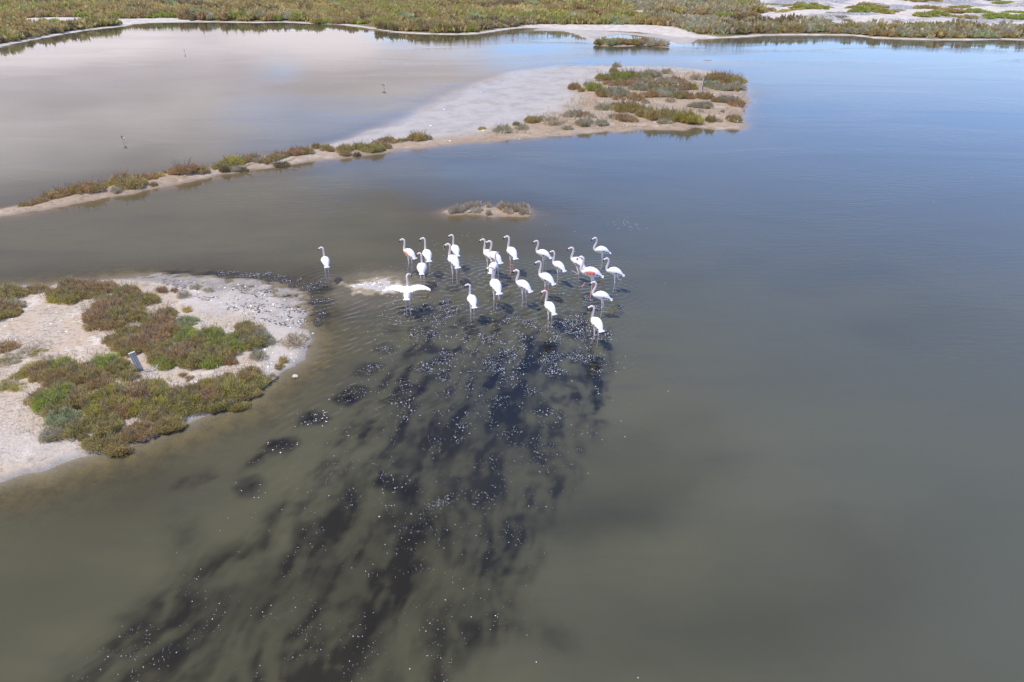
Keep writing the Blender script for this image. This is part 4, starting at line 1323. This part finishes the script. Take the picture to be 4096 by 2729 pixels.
# ------------------------------------------------------------------ birds
def bird_mats():
    def plain(nm, c, ro=0.7, var=0.05, sc_=40):
        m, nt = new_mat(nm)
        n = N(nt, 'ShaderNodeTexNoise', i_Scale=sc_, i_Detail=3.0)
        t = N(nt, 'ShaderNodeTexCoord')
        LK(nt, t.outputs['Object'], n.inputs['Vector'])
        b = N(nt, 'ShaderNodeBsdfPrincipled', i_Roughness=ro)
        b.inputs['Specular IOR Level'].default_value = 0.2
        LK(nt, mixc(nt, n.outputs[0], tuple(v * (1 - var) for v in c), tuple(min(1, v * (1 + var)) for v in c)), b.inputs['Base Color'])
        out(nt, b.outputs[0])
        return m
    return dict(white=plain('white plumage', (.80, .78, .765)), cream=plain('neck plumage', (.66, .605, .60)),
                pink=plain('coral wing coverts', (.80, .22, .19), .7, .25, 18), black=plain('black feathers', (.02, .02, .022), .5, .3),
                legp=plain('pale pink leg', (.78, .66, .63)), legr=plain('rose leg', (.74, .36, .33)), legg=plain('grey leg', (.50, .47, .47)),
                bill=plain('pale bill', (.80, .72, .70)), joint=plain('dark joint', (.40, .32, .31)), legd=plain('dark lower leg', (.42, .37, .36)), grey=plain('grey feather', (.36, .33, .31), .7, .3))


BM = bird_mats()


def catmull(P, n):
    P = np.asarray(P, float)
    Q = np.vstack([2 * P[0] - P[1], P, 2 * P[-1] - P[-2]])
    o = []
    for t in np.linspace(0, len(P) - 1, n):
        i = min(int(t), len(P) - 2)
        f = t - i
        a, b, c, d = Q[i:i + 4]
        o.append(.5 * (2 * b + (c - a) * f + (2 * a - 5 * b + 4 * c - d) * f * f + (3 * b - a - 3 * c + d) * f ** 3))
    return np.array(o)


class MB:
    def __init__(s):
        s.v, s.f, s.m = [], [], []

    def add(s, V, Fa, mi=0):
        o = len(s.v)
        s.v += [tuple(p) for p in V]
        s.f += [tuple(i + o for i in q) for q in Fa]
        s.m += list(mi) if hasattr(mi, '__len__') else [mi] * len(Fa)

    def build(s, name, mats, parent=None):
        me = bpy.data.meshes.new(name)
        me.from_pydata(s.v, [], s.f)
        for m in mats:
            me.materials.append(m)
        me.polygons.foreach_set('material_index', np.array(s.m, np.int32))
        me.polygons.foreach_set('use_smooth', np.ones(len(s.f), bool))
        me.update()
        return link(name, me, parent)


def loft(C, n, k=12, cap=True):
    """C rows: x, y, z, half height, half width -> swept surface and its frames"""
    S = catmull(C, n)
    S[:, 3:] = np.maximum(S[:, 3:], 0.002)
    P = S[:, :3]
    side = np.array((0., 1., 0.))
    V, frames = [], []
    for i in range(n):
        t = P[min(i + 1, n - 1)] - P[max(i - 1, 0)]
        t /= np.linalg.norm(t) + 1e-9
        side = side - t * side.dot(t)
        side /= np.linalg.norm(side) + 1e-9
        up = np.cross(t, side)
        frames.append((P[i], side.copy(), up, S[i, 3], S[i, 4]))
        for j in range(k):
            a = 2 * np.pi * j / k
            V.append(P[i] + up * (math.cos(a) * S[i, 3]) + side * (math.sin(a) * S[i, 4]))
    Fa = [(i * k + j, i * k + (j + 1) % k, (i + 1) * k + (j + 1) % k, (i + 1) * k + j) for i in range(n - 1) for j in range(k)]
    if cap:
        Fa += [tuple(range(k))[::-1], tuple(range((n - 1) * k, n * k))]
    return V, Fa, frames


POSES = {  # ankle (x,z), foot (x,z), toe (x,z); the leg starts under the body
    'stand': ((-.045, .37), (.0, -.16), (.0, -.2)), 'stand2': ((-.09, .37), (-.10, -.16), (-.1, -.2)), 'fwd': ((.02, .37), (.09, -.16), (.1, -.2)),
    'step': ((-.02, .39), (.10, .12), (.13, .03)), 'lift': ((-.15, .40), (.20, .43), (.21, .34)), 'trail': ((-.26, .46), (-.05, .12), (-.14, -.05)),
    'tuck': ((-.10, .36), (.16, .37), (.17, .29))}


def flamingo(i, feet, top_py, heading, label, legs=('stand', 'stand2'), leg='legp', pink=False, wings='fold', lean=0.0, stand_leg=0, head_az=168, drop=0.0):
    F0 = G(*feet)
    hd = R(heading)
    yaw = max(-75, min(75, head_az - heading))
    r = random.Random(i * 13 + 5)
    # ----- spine from tail to face, in metres for a bird 1.33 m tall
    ln = lean + r.uniform(-.025, .025)
    drop = drop + r.uniform(-.02, .03)
    yaw += r.uniform(-10, 10)
    C = [(-.335, 0, .700, .012, .052), (-.295, 0, .715, .034, .068), (-.225, 0, .745, .080, .098), (-.135, 0, .785, .126, .128), (-.03, 0, .815, .152, .147),
         (.075, 0, .832, .148, .142), (.16, 0, .832, .120, .113), (.225, 0, .825, .086, .078), (.275, 0, .842, .061, .053),
         (.303, 0, .89, .047, .042), (.30 - ln * .2, 0, .96, .041, .037), (.272 - ln * .5, 0, 1.04, .037, .034), (.245 - ln * .8, 0, 1.12, .034, .032),
         (.232 - ln, 0, 1.195, .033, .031), (.238 - ln, 0, 1.25, .034, .031)]
    nx, nz = .238 - ln, 1.25
    cy_, sy_ = math.cos(R(yaw)), math.sin(R(yaw))

    def hp(dx, dz, a, b):
        return (nx + dx * cy_, dx * sy_, nz + dz - drop, a, b)
    C += [hp(.022, .036, .034, .030), hp(.06, .052, .042, .035), (hp(.10, .042, .036, .030)), hp(.128, .028, .027, .023)]
    root = bpy.data.objects.new('flamingo', None)
    root.empty_display_size = 0.2
    col.objects.link(root)
    mb = MB()
    V, Fa, fr = loft(C, 58, 12)
    mb.add(V, Fa, [3 if 28 * 12 <= j < 57 * 12 else 0 for j in range(len(Fa))])
    foot_local = None
    for s, ps in zip((1, -1), legs):
        (ax, az), (fx, fz), (tx, tz) = POSES[ps]
        yy = s * .062
        hip = (-.01, s * .05, .74)
        pts = [hip, (-.015 + ax * .15, yy, .66), (ax * .6, yy, .52), (ax, yy, az + .015), (ax, yy, az - .015), ((ax + fx) / 2, yy, (az + fz) / 2), (fx, yy, fz), (tx, yy, tz)]
        rad = [.06, .038, .0165, .019, .019, .0125, .0125, .010]
        v, f = tube(pts, rad, 6)
        nf = 6
        mi = [1] * len(f)
        mi[0:nf] = [0] * nf
        mi[nf:2 * nf] = [0] * nf
        mi[3 * nf:4 * nf] = [2] * nf
        mi[4 * nf:] = [4] * (len(f) - 4 * nf)
        mb.add(v, f, mi)
        if ps in ('step', 'lift', 'tuck', 'trail'):          # webbed toes hanging from the raised foot
            for a in (-.5, 0, .5):
                e = np.array((tx + .075 * math.cos(a) * .7, yy + .06 * math.sin(a), tz - .045))
                v, f = tube([(fx, yy, fz), ((tx + fx) / 2, yy, (tz + fz) / 2), e], [.011, .012, .004], 4)
                mb.add(v, f, 2)
        else:
            t = az / (az - fz)
            if foot_local is None:
                foot_local = (ax + (fx - ax) * t, yy)
    mb.build('body', [BM['white'], BM[leg], BM['legr'] if leg == 'legr' else BM['joint'], BM['cream'], BM['legr'] if leg == 'legr' else BM['legd']], root)
    # ----- bill, bent down in the middle
    bp = [hp(.118, .030, .027, .022), hp(.155, .014, .026, .021), hp(.180, -.012, .024, .019)]
    bt = [hp(.174, -.002, .026, .021), hp(.192, -.040, .024, .019), hp(.186, -.080, .008, .008)]
    mb = MB(); V, Fa, _ = loft(bp, 7, 8); mb.add(V, Fa); bo = mb.build('bill', [BM['bill']], root)
    mb = MB(); V, Fa, _ = loft(bt, 7, 8); mb.add(V, Fa); mb.build('bill_tip', [BM['black']], bo)
    for s in (1, -1):
        ex = np.array(hp(.075, .058, 0, 0)[:3]) + s * .031 * np.array((-sy_, cy_, 0))
        mb = MB()
        q = .007
        mb.add([ex + (q, 0, 0), ex + (-q, 0, 0), ex + (0, q, 0), ex + (0, -q, 0), ex + (0, 0, q), ex + (0, 0, -q)],
               [(0, 2, 4), (2, 1, 4), (1, 3, 4), (3, 0, 4), (2, 0, 5), (1, 2, 5), (3, 1, 5), (0, 3, 5)])
        mb.build('eye', [BM['black']], root)
    # ----- wings
    for s in (1, -1):
        mb = MB()
        if wings == 'open':
            nu, nv = 19, 7
            V, mi = [], []
            for a in range(nu):
                u = a / (nu - 1)
                yy = s * (.07 + .68 * u)
                lead = .16 + .06 * math.sin(u * math.pi) - .12 * u * u
                chord = .36 * (1 - u) ** .75 + .035
                chord *= 1 + .30 * (a % 2) * (1 - u) * (1 if u > .1 else 0)
                zz_ = .92 + .07 * math.sin(u * 2.4) - .10 * u * u
                for b in range(nv):
                    t = b / (nv - 1)
                    V.append((lead - chord * t, yy, zz_ + .028 * math.sin(t * 2.2) * (1 - u * .6) - .07 * t))
            f = []
            for a in range(nu - 1):
                for b in range(nv - 1):
                    f.append((a * nv + b, a * nv + b + 1, (a + 1) * nv + b + 1, (a + 1) * nv + b))
                    mi.append(1 if (b >= nv - 2 and a > 12) else 0)
            top = len(V)
            V2 = [(p[0], p[1], p[2] - .022 * (1 - abs(2 * ((j % nv) / (nv - 1)) - 1))) for j, p in enumerate(V)]
            f2 = [tuple(reversed([k + top for k in q])) for q in f]
            mb.add(V + V2, f + f2, mi + [(1 if (j % (nv - 1)) >= 3 else 2) for j in range(len(f2))])
            mb.build('wing', [BM['white'], BM['grey'], BM['pink']], root)
            continue
        k0, k1 = 2, 22
        sp = 1.08 if wings == 'fold' else 1.30
        nv = 9
        V, f, mi = [], [], []
        rows = list(range(k0, k1))
        for q, a in enumerate(rows):
            u = q / (len(rows) - 1)                          # 0 tail end, 1 shoulder
            c, sd, up, rh, rw = fr[a]
            lo = 118 - 26 * (1 - u) - 30 * max(0, u - .8) / .2
            hi = 14 + 34 * max(0, u - .72) / .28
            for b in range(nv):
                t = b / (nv - 1)
                ang = R(hi + (lo - hi) * t)
                e = math.sin(math.pi * min(1, max(0, t))) ** .4 if 0 < t < 1 else 0
                e2 = min(1, (1 - u) / .10) if u > .9 else 1
                k = .93 + (sp - .93) * e * e2
                dr = 0.012 * math.sin(q * 2.1 + b) * (t > .6)
                drop_w = (.05 if wings == 'droop' else 0) * t
                V.append(c + up * (math.cos(ang) * (rh * k + dr) - drop_w) + sd * (s * math.sin(ang) * (rw * k + dr)))
            if q:
                for b in range(nv - 1):
                    f.append(((q - 1) * nv + b, (q - 1) * nv + b + 1, q * nv + b + 1, q * nv + b))
                    m_ = 0
                    if b >= nv - 3 and u < .58: m_ = 1
                    if b == nv - 4 and u < .26 and r.random() < .6: m_ = 1
                    if b >= nv - 4 and b < nv - 1 and u < .4 and r.random() < .10: m_ = 3
                    if pink and b >= nv - 5 and u > .48 - .05 * (b - nv + 5) + .08 * r.random(): m_ = 2
                    elif pink and b == nv - 2 and u > .5: m_ = 2
                    mi.append(m_)
        mb.add(V, f, mi)
        mb.build('wing', [BM['white'], BM['black'], BM['pink'], BM['grey']], root)
    # ----- tail: a short fan of feathers
    mb = MB()
    for a in (-24, -12, 0, 12, 24):
        d = np.array((-math.cos(R(a)), math.sin(R(a)) * .9, -.30))
        b0 = np.array((-.265, math.sin(R(a)) * .11, .725))
        p = np.array((0, .022, 0))
        e = b0 + d * .115
        mb.add([b0 - p, b0 + p, e + p, e - p, b0 - p - (0, 0, .016), b0 + p - (0, 0, .016), e + p - (0, 0, .01), e - p - (0, 0, .01)],
               [(0, 1, 2, 3), (7, 6, 5, 4), (0, 4, 5, 1), (1, 5, 6, 2), (2, 6, 7, 3), (3, 7, 4, 0)])
    mb.build('tail', [BM['white']], root)
    # ----- put the standing foot where it stands, size from the height seen
    hx, hy = F0[0] + .28 * math.cos(hd), F0[1] + .28 * math.sin(hd)
    s = height_at(hx, hy, top_py) / (1.34 - drop)
    s = max(.90, min(1.16, s))
    c_, s_ = math.cos(hd), math.sin(hd)
    fx, fy = foot_local or (0, 0)
    root.location = (F0[0] - s * (fx * c_ - fy * s_), F0[1] - s * (fx * s_ + fy * c_), 0)
    root.rotation_euler = (0, 0, hd)
    root.scale = (s, s, s)
    return tag(root, label, 'flamingo', 'flamingos wading in the lagoon')


FL = [  # head top y in the photo, heading, label, options
    (1006, 111, 'white flamingo standing alone at the left, apart from the flock', dict(legs=('stand', 'stand'), leg='legg')),
    (952, 134, 'white flamingo with a red wing edge at the upper left of the flock', dict(legs=('step', 'stand'), pink=True)),
    (949, 107, 'white flamingo right of the one with the red wing edge', dict(legs=('step', 'stand'), leg='legp')),
    (1011, 95, 'white flamingo with loosened wings seen from behind, behind the spread wings', dict(wings='droop', head_az=150)),
    (1094, 93, 'white flamingo holding both wings spread wide open', dict(wings='open', legs=('stand', 'stand2'), leg='legg', lean=.02, head_az=60)),
    (936, 108, 'rear white flamingo of the close pair left of centre', dict(legs=('stand', 'stand2'))),
    (974, 118, 'front white flamingo of the close pair left of centre', dict(legs=('stand', 'stand2'), lean=.02)),
    (1134, 106, 'white flamingo in the front row nearest the spread wings', dict(legs=('stand', 'fwd'))),
    (955, 121, 'white flamingo of the overlapping group, with the leftmost body', dict(legs=('stand', 'stand2'))),
    (962, 125, 'white flamingo of the overlapping group, body to the right', dict(legs=('stand', 'stand2'), lean=.03)),
    (1020, 72, 'white flamingo turned to the right in the middle of the overlapping group', dict(legs=('stand', 'stand2'), head_az=40)),
    (1065, 109, 'nearest white flamingo below the overlapping group, one foot lifted', dict(legs=('stand', 'lift'), leg='legp')),
    (943, 113, 'white flamingo with rosy legs at the back centre', dict(legs=('stand', 'step'), leg='legr')),
    (1079, 134, 'white flamingo with its head low, right of the overlapping group', dict(legs=('stand', 'stand2'), leg='legg', drop=.04)),
    (968, 150, 'white flamingo at the back right of centre with black lower wing edge', dict(legs=('stand', 'stand2'), leg='legg')),
    (1041, 135, 'white flamingo with red ankle joints stepping, right of centre', dict(legs=('step', 'stand'), leg='legr')),
    (1018, 130, 'small white flamingo between the centre and the right group', dict(legs=('stand', 'step'), leg='legg')),
    (985, 131, 'white flamingo directly behind the one with the bright red wing', dict(legs=('lift', 'stand'))),
    (1028, 172, 'flamingo with a bright red wing patch lifting one pink leg', dict(legs=('stand', 'lift'), leg='legr', pink=True)),
    (951, 180, 'white flamingo in profile at the back right', dict(legs=('stand', 'stand'), head_az=176)),
    (1033, 165, 'white flamingo striding at the far right edge of the flock', dict(legs=('stand', 'trail'), lean=-.03, head_az=176)),
    (1128, 170, 'white flamingo in profile at the right with one leg folded forward', dict(legs=('stand', 'tuck'), head_az=176)),
    (1217, 112, 'white flamingo closest to the camera at the front right', dict(legs=('step', 'stand'))),
    (1180, 114, 'white flamingo in the front row between the two front corners', dict(legs=('stand', 'stand'), leg='legp'))]
for i, ((px, py), (tp, hd_, lb, kw)) in enumerate(zip(FEET, FL)):
    flamingo(i, (px, py), tp, hd_, lb, **kw)


def stilt(feet, heading, label, pitch=0.0, s=1.0):
    P = G(*feet)
    root = bpy.data.objects.new('stilt', None)
    root.empty_display_size = .1
    col.objects.link(root)
    C = [(-.13, 0, .215, .006, .012), (-.07, 0, .225, .030, .032), (0, 0, .235, .042, .042), (.06, 0, .248, .034, .034), (.085, 0, .275, .018, .017),
         (.098, 0, .305, .015, .014), (.112, 0, .328, .021, .019), (.132, 0, .326, .013, .012)]
    mb = MB()
    V, Fa, fr = loft(C, 26, 9)
    mb.add(V, Fa, 0)
    for sd in (1, -1):
        v, f = tube([(.0, sd * .018, .21), (-.02 + .02 * sd, sd * .018, .12), (.01 + .02 * sd, sd * .018, -.06)], [.012, .006, .005], 5)
        mb.add(v, f, 1)
    mb.build('body', [BM['white'], BM['legr']], root)
    mb = MB()
    v, f = tube([(.125, 0, .327), (.17, 0, .318), (.205, 0, .306)], [.006, .0045, .002], 5)
    mb.add(v, f)
    mb.build('bill', [BM['black']], root)
    for sd in (1, -1):
        mb = MB()
        V, f = [], []
        for q in range(9):
            u = q / 8
            xx = .065 - .245 * u
            hw = .054 * math.sin(math.pi * min(1, .12 + u * .85)) + .002
            zz_ = .288 - .060 * u
            for t, o_ in ((0, 0), (.5, .012), (1, 0)):
                a = R(5 + 100 * t)
                V.append((xx, sd * (hw * math.sin(a) + .004), zz_ - (.045 * (1 - u)) * (1 - math.cos(a)) + o_))
            if q:
                for b in range(2):
                    f.append(((q - 1) * 3 + b, (q - 1) * 3 + b + 1, q * 3 + b + 1, q * 3 + b))
        mb.add(V, f)
        mb.build('wing', [BM['black']], root)
    root.location = (P[0], P[1], 0)
    root.rotation_euler = (0, pitch, R(heading))
    root.scale = (s, s, s)
    return tag(root, label, 'bird', 'black and white stilts in the shallows')


stilt((494, 570), -40, 'black and white stilt bending down nearest the narrow spit', .45, 1.35)
stilt((1537, 355), 5, 'black and white stilt facing right in the open water', 0, 1.3)
stilt((739, 213), -60, 'black and white stilt on the far left water', 0, 1.3)
stilt((2050, 153), 160, 'small pale stilt close to the far white beach', 0, 1.25)
stilt((2791, 183), 200, 'black and white stilt right of the rounded far islet', .1, 1.4)

# ------------------------------------------------------------------ boards, driftwood, rock
def wood_mat(nm, a, b_):
    m, nt = new_mat(nm)
    t = N(nt, 'ShaderNodeTexCoord')
    mp = N(nt, 'ShaderNodeMapping'); mp.inputs['Scale'].default_value = (30, 30, 3)
    LK(nt, t.outputs['Object'], mp.inputs[0])
    n = N(nt, 'ShaderNodeTexNoise', i_Scale=1.0, i_Detail=6.0)
    LK(nt, mp.outputs[0], n.inputs['Vector'])
    b = N(nt, 'ShaderNodeBsdfPrincipled', i_Roughness=.85)
    LK(nt, mixc(nt, smooth(nt, n.outputs[0], .38, .62), a, b_), b.inputs['Base Color'])
    out(nt, b.outputs[0])
    return m


M_BOARD = wood_mat('weathered grey wood', (.24, .24, .23), (.42, .41, .39))
M_EDGE = wood_mat('bleached wood edge', (.46, .44, .42), (.58, .56, .53))
M_BLUE = wood_mat('faded blue paint', (.05, .08, .15), (.12, .15, .22))


def box_mb(x0, x1, y0, y1, z0, z1, mb=None):
    mb = mb or MB()
    mb.add([(x0, y0, z0), (x1, y0, z0), (x1, y1, z0), (x0, y1, z0), (x0, y0, z1), (x1, y0, z1), (x1, y1, z1), (x0, y1, z1)],
           [(3, 2, 1, 0), (4, 5, 6, 7), (0, 1, 5, 4), (1, 2, 6, 5), (2, 3, 7, 6), (3, 0, 4, 7)])
    return mb


def flat_build(mb, name, mat, parent):
    o = mb.build(name, [mat], parent)
    o.data.polygons.foreach_set('use_smooth', np.zeros(len(o.data.polygons), bool))
    return o


def board(pos, wd, ht, yaw, lean, label, planks, fwd=0.0):
    root = bpy.data.objects.new('board', None)
    col.objects.link(root)
    n = len(planks)
    pw = wd / n
    for i, m in enumerate(planks):
        x0 = -wd / 2 + i * pw
        flat_build(box_mb(x0 + .004, x0 + pw - .004, -.010 - .003 * (i % 2), .012, -.08, ht - .02 - .01 * (i % 2)), 'plank', m, root)
    for x0 in (-wd / 2 - .012, wd / 2):
        flat_build(box_mb(x0, x0 + .012, -.022, .02, -.06, ht), 'side_strip', M_EDGE, root)
    flat_build(box_mb(-wd / 2 - .012, wd / 2 + .012, -.024, .022, ht, ht + .016), 'top_strip', M_EDGE, root)
    for x0, l in ((-wd * .22, .25), (wd * .12, .5), (wd * .28, .45)):
        flat_build(box_mb(x0, x0 + .007, -.019, -.012, ht - .03 - l, ht - .02), 'split_edge', M_EDGE, root)
    root.location = pos
    root.rotation_euler = (fwd, lean, yaw)
    return tag(root, label, 'board')


P = G(571, 1510)
board((P[0], P[1], ground_z(h_near, P) - .02), .14, .62, R(38), R(-8), 'weathered grey board leaning in the shrubs of the sandy island', [M_BOARD] * 3, R(2))
P = G(2806, 374)
board((P[0], P[1], ground_z(h_spit, P) - .02), .30, .95, R(52), R(8), 'grey and blue board standing on the broad end of the spit', [M_EDGE, M_BLUE, M_BOARD])


def stake(px, py, h_, label):
    P = G(px, py)
    mb = MB()
    v, f = tube([(0, 0, -.1), (.01, 0, h_ * .6), (.03, .01, h_)], [.02, .018, .014], 6)
    mb.add(v, f)
    o = mb.build('stake', [M_EDGE])
    o.location = (P[0], P[1], max(0, ground_z(h_spit, P)))
    tag(o, label, 'stake')


stake(2788, 362, .75, 'white stake left of the blue board on the spit')
stake(2779, 366, .4, 'short white stake farther left of the blue board')


def branch(px, py, rz, sc_, label, fn, seed, pale=True):
    r = random.Random(seed)
    P = G(px, py)
    mb = MB()
    main = [(-.4, 0, .02), (-.15, .03, .05), (.1, -.02, .07), (.35, .02, .13)]
    v, f = tube(main, [.03, .028, .022, .008], 6)
    mb.add(v, f)
    for k in range(7):
        b = np.array(main[1 + k % 3]) + (r.uniform(-.1, .1), 0, 0)
        e = b + (r.uniform(-.05, .22), r.uniform(-.2, .2), r.uniform(.02, .2))
        mid = (b + e) / 2 + (0, 0, .03)
        v, f = tube([b, mid, e], [.014, .010, .003], 5)
        mb.add(v, f)
    o = mb.build('driftwood', [M_EDGE if pale else M_WOOD])
    o.location = (P[0], P[1], max(0, ground_z(fn, P)))
    o.rotation_euler = (0, 0, R(rz))
    o.scale = (sc_,) * 3
    tag(o, label, 'driftwood')


branch(612, 1512, 20, .62, 'pale forked driftwood at the foot of the leaning board', h_near, 1)
branch(1112, 1386, 30, .55, 'driftwood twigs at the white tip of the island', h_near, 2, False)
branch(1140, 1458, 12, .45, 'thin dark driftwood on the shore right of the cracked mud', h_near, 3, False)
branch(965, 683, 10, 1.3, 'dark driftwood root under the bank of the spit', h_spit, 4, False)
branch(1120, 662, 0, 1.5, 'long dark driftwood root at the waterline of the spit', h_spit, 5, False)
branch(1905, 851, 15, 1.0, 'pale branch lying on the left half of the tiny islet', h_islet, 6)
branch(2030, 846, -15, .9, 'pale branch lying on the right half of the tiny islet', h_islet, 7)


def rock(px, py, sx, sy, sz, fn, label, mat, seed):
    import bmesh
    P = G(px, py)
    bm = bmesh.new()
    bmesh.ops.create_icosphere(bm, subdivisions=2, radius=1)
    r = random.Random(seed)
    for v in bm.verts:
        k = 1 + r.uniform(-.16, .16)
        v.co = Vector((v.co.x * sx * k, v.co.y * sy * k, v.co.z * sz * k))
    me = bpy.data.meshes.new('rock')
    bm.to_mesh(me); bm.free()
    o = link('rock', me, None, mat)
    o.location = (P[0], P[1], max(-.01, ground_z(fn, P)) + sz * .3)
    tag(o, label, 'rock')


M_ROCK = sand_mat('pale rock', (.5, .43, .34), (.56, .5, .42), (.5, .43, .34), (.62, .56, .48), 6, .3, 0)
rock(1180, 1507, .085, .07, .05, h_near, 'pale rock in the shallows off the island', M_ROCK, 1)
rock(1252, 1336, .04, .04, .035, h_near, 'small white stone in the water off the island tip', M_EDGE, 2)
rock(750, 1500, .05, .04, .04, h_near, 'dark stone on the white sand strip', M_WOOD, 3)

# ------------------------------------------------------------------ foam, litter, weed
def discs(name, pts, rad, zoff, mat, label, cat, asp=None, k=6, hgt=.35):
    n = len(pts)
    a = np.arange(k) * 2 * np.pi / k
    rot = rng.random(n) * 6.283
    asp = np.ones(n) if asp is None else asp
    rx, ry = rad * asp, rad / np.sqrt(asp)
    ring = np.stack([np.cos(a)[None] * rx[:, None], np.sin(a)[None] * ry[:, None]], -1) * (0.8 + .4 * rng.random((n, k, 1)))
    c, s = np.cos(rot)[:, None], np.sin(rot)[:, None]
    V = np.zeros((n, k + 1, 3))
    V[:, :k, 0] = pts[:, None, 0] + ring[..., 0] * c - ring[..., 1] * s
    V[:, :k, 1] = pts[:, None, 1] + ring[..., 0] * s + ring[..., 1] * c
    V[:, :k, 2] = pts[:, None, 2] + zoff
    V[:, k] = pts
    V[:, k, 2] += zoff + rad * hgt
    base = (np.arange(n) * (k + 1))[:, None]
    Fa = np.concatenate([np.stack([base[:, 0] + i, base[:, 0] + (i + 1) % k, base[:, 0] + k], -1) for i in range(k)])
    me = mesh_np(name, V.reshape(-1, 3), Fa, None, True)
    return tag(link(name, me, None, mat), label, cat, kind='stuff')


mf, nf_ = new_mat('white foam')
b_ = N(nf_, 'ShaderNodeBsdfPrincipled', i_Roughness=.5)
b_.inputs['Base Color'].default_value = (.78, .81, .85, 1)
out(nf_, b_.outputs[0])


def foam():
    n = 170000
    x_ = -11 + 17 * rng.random(n)
    y_ = 6 + 20.5 * rng.random(n)
    p_ = plume_and_reflection(x_, y_)
    f_ = sstep(sdf(x_, y_, FAN), -1.2, .4)
    cl = fbm(x_ * 1.7, y_ * 1.7, 33, 3)
    up = sstep(y_, 10, 19)
    dens = (0.10 + sstep(p_, .3, .85)) * sstep(cl, .42, .66) * (0.50 + .50 * up) * np.maximum(f_, sstep(p_, .5, .8))
    dens *= 1 + 4.0 * sstep(y_, 15.5, 19)
    ok = (rng.random(n) < dens * 0.62) & (bed_height(x_, y_) < -.02)
    x_, y_ = x_[ok], y_[ok]
    pts = [np.stack([x_, y_, np.zeros(len(x_))], -1)]
    rad = [np.clip(rng.lognormal(math.log(.0046), .50, len(x_)), .003, .013) * (.55 + .45 * sstep(y_, 9, 16))]
    # rims of foam round the freshest clouds of mud
    for px, py, r_, s_ in BLOBS:
        if s_ < .7:
            continue
        P = G(px, py)
        m = int(17 * r_ / .3 * (.3 + rng.random()))
        a = rng.random(m) * 6.283
        q = r_ * (.2 + 1.2 * rng.random(m) ** .8)
        pts.append(np.stack([P[0] + q * np.cos(a), P[1] + q * np.sin(a), np.zeros(m)], -1))
        rad.append(np.clip(rng.lognormal(math.log(.0058), .5, m), .003, .016))
    # lone flecks drifting elsewhere
    m = 14
    yy = 7 + 40 * rng.random(m) ** 1.5
    pts.append(np.stack([(rng.random(m) - .3) * yy * .9, yy, np.zeros(m)], -1))
    rad.append(np.full(m, .010) * (yy / 12) ** .4)
    # a patch of fine froth
    m = 110
    c = G(1765, 2010)
    dx = rng.normal(size=m)
    pts.append(np.stack([c[0] + .20 * dx, c[1] + .12 * dx + .10 * rng.normal(size=m), np.zeros(m)], -1))
    rad.append(np.full(m, .0042))
    # flecks in the water beyond the flock
    for c_, m in (((2510, 900), 26), ((1840, 960), 14), ((1760, 985), 10)):
        c = G(*c_)
        pts.append(np.stack([c[0] + .35 * rng.normal(size=m), c[1] + .5 * rng.normal(size=m), np.zeros(m)], -1))
        rad.append(np.full(m, .012))
    pts, rad = np.concatenate(pts), np.concatenate(rad)
    inb = (pts[:, 0] > -9) & (pts[:, 0] < 4.5) & (pts[:, 1] > 10) & (pts[:, 1] < 26)
    pts[inb, 2] = ripples(pts[inb, 0], pts[inb, 1])
    ok = bed_height(pts[:, 0], pts[:, 1]) < -.015
    discs('foam', pts[ok], rad[ok], .003, mf, 'white foam flecks floating on the dark mud trails', 'foam', 1 + .5 * rng.random(ok.sum()))


foam()
ml, nl_ = new_mat('white shell')
b_ = N(nl_, 'ShaderNodeBsdfPrincipled', i_Roughness=.7)
b_.inputs['Base Color'].default_value = (.80, .78, .75, 1)
out(nl_, b_.outputs[0])
mk, nk_ = new_mat('black weed')
b_ = N(nk_, 'ShaderNodeBsdfPrincipled', i_Roughness=.6)
b_.inputs['Base Color'].default_value = (.045, .045, .05, 1)
out(nk_, b_.outputs[0])


def scatter(poly, n, fn, zlo=-.01):
    a = np.array(poly)
    lo, hi = a.min(0), a.max(0)
    x_ = lo[0] + (hi[0] - lo[0]) * rng.random(n)
    y_ = lo[1] + (hi[1] - lo[1]) * rng.random(n)
    ok = inside(x_, y_, poly)
    x_, y_ = x_[ok], y_[ok]
    h_ = fn(x_, y_)
    ok = h_ > zlo
    return np.stack([x_, y_, h_], -1)[ok]


tip = wpoly(N3([(0, 80), (600, 140), (1200, 170), (1650, 260), (1800, 480), (1760, 640), (1600, 660), (1200, 600), (700, 420), (200, 200)]))
pt = scatter(tip, 420, h_near)
open_sand = wpoly(N1([(300, 330), (900, 430), (1000, 600), (1250, 800), (1400, 1000), (900, 1100), (500, 1060), (0, 900), (0, 700)]))
pt2 = scatter(open_sand, 60, h_near)
pt3 = scatter(wpoly(N3([(1200, 900), (1700, 850), (1760, 900), (1600, 1060), (1350, 1200), (1250, 1000)])), 50, h_near)
pt4 = scatter(SPIT, 260, h_spit, .02)
pt5 = scatter(BAR, 160, h_bar, .0)
pt4 = np.concatenate([pt4, pt5])
allp = np.concatenate([pt, pt2, pt3, pt4])
rad = np.clip(rng.lognormal(math.log(.014), .5, len(allp)), .006, .05)
rad[len(pt) + len(pt2) + len(pt3):-len(pt5)] *= 1.8
discs('shell_litter', allp, rad, .004, ml, 'white shells and bits strewn over the sand and mud', 'litter', 1 + 1.2 * rng.random(len(allp)), 6, .5)
pt = scatter(tip, 1500, h_near, -.03)
k_ = fbm(pt[:, 0] * 1.4, pt[:, 1] * 1.4, 44, 3)
pt = pt[(k_ > .5) | (rng.random(len(pt)) < .15)]
discs('weed_litter', pt, .012 + .022 * rng.random(len(pt)), .004, mk, 'black weed scraps strewn over the wet mud tip', 'weed', 1.6 + 1.8 * rng.random(len(pt)), 6, .4)
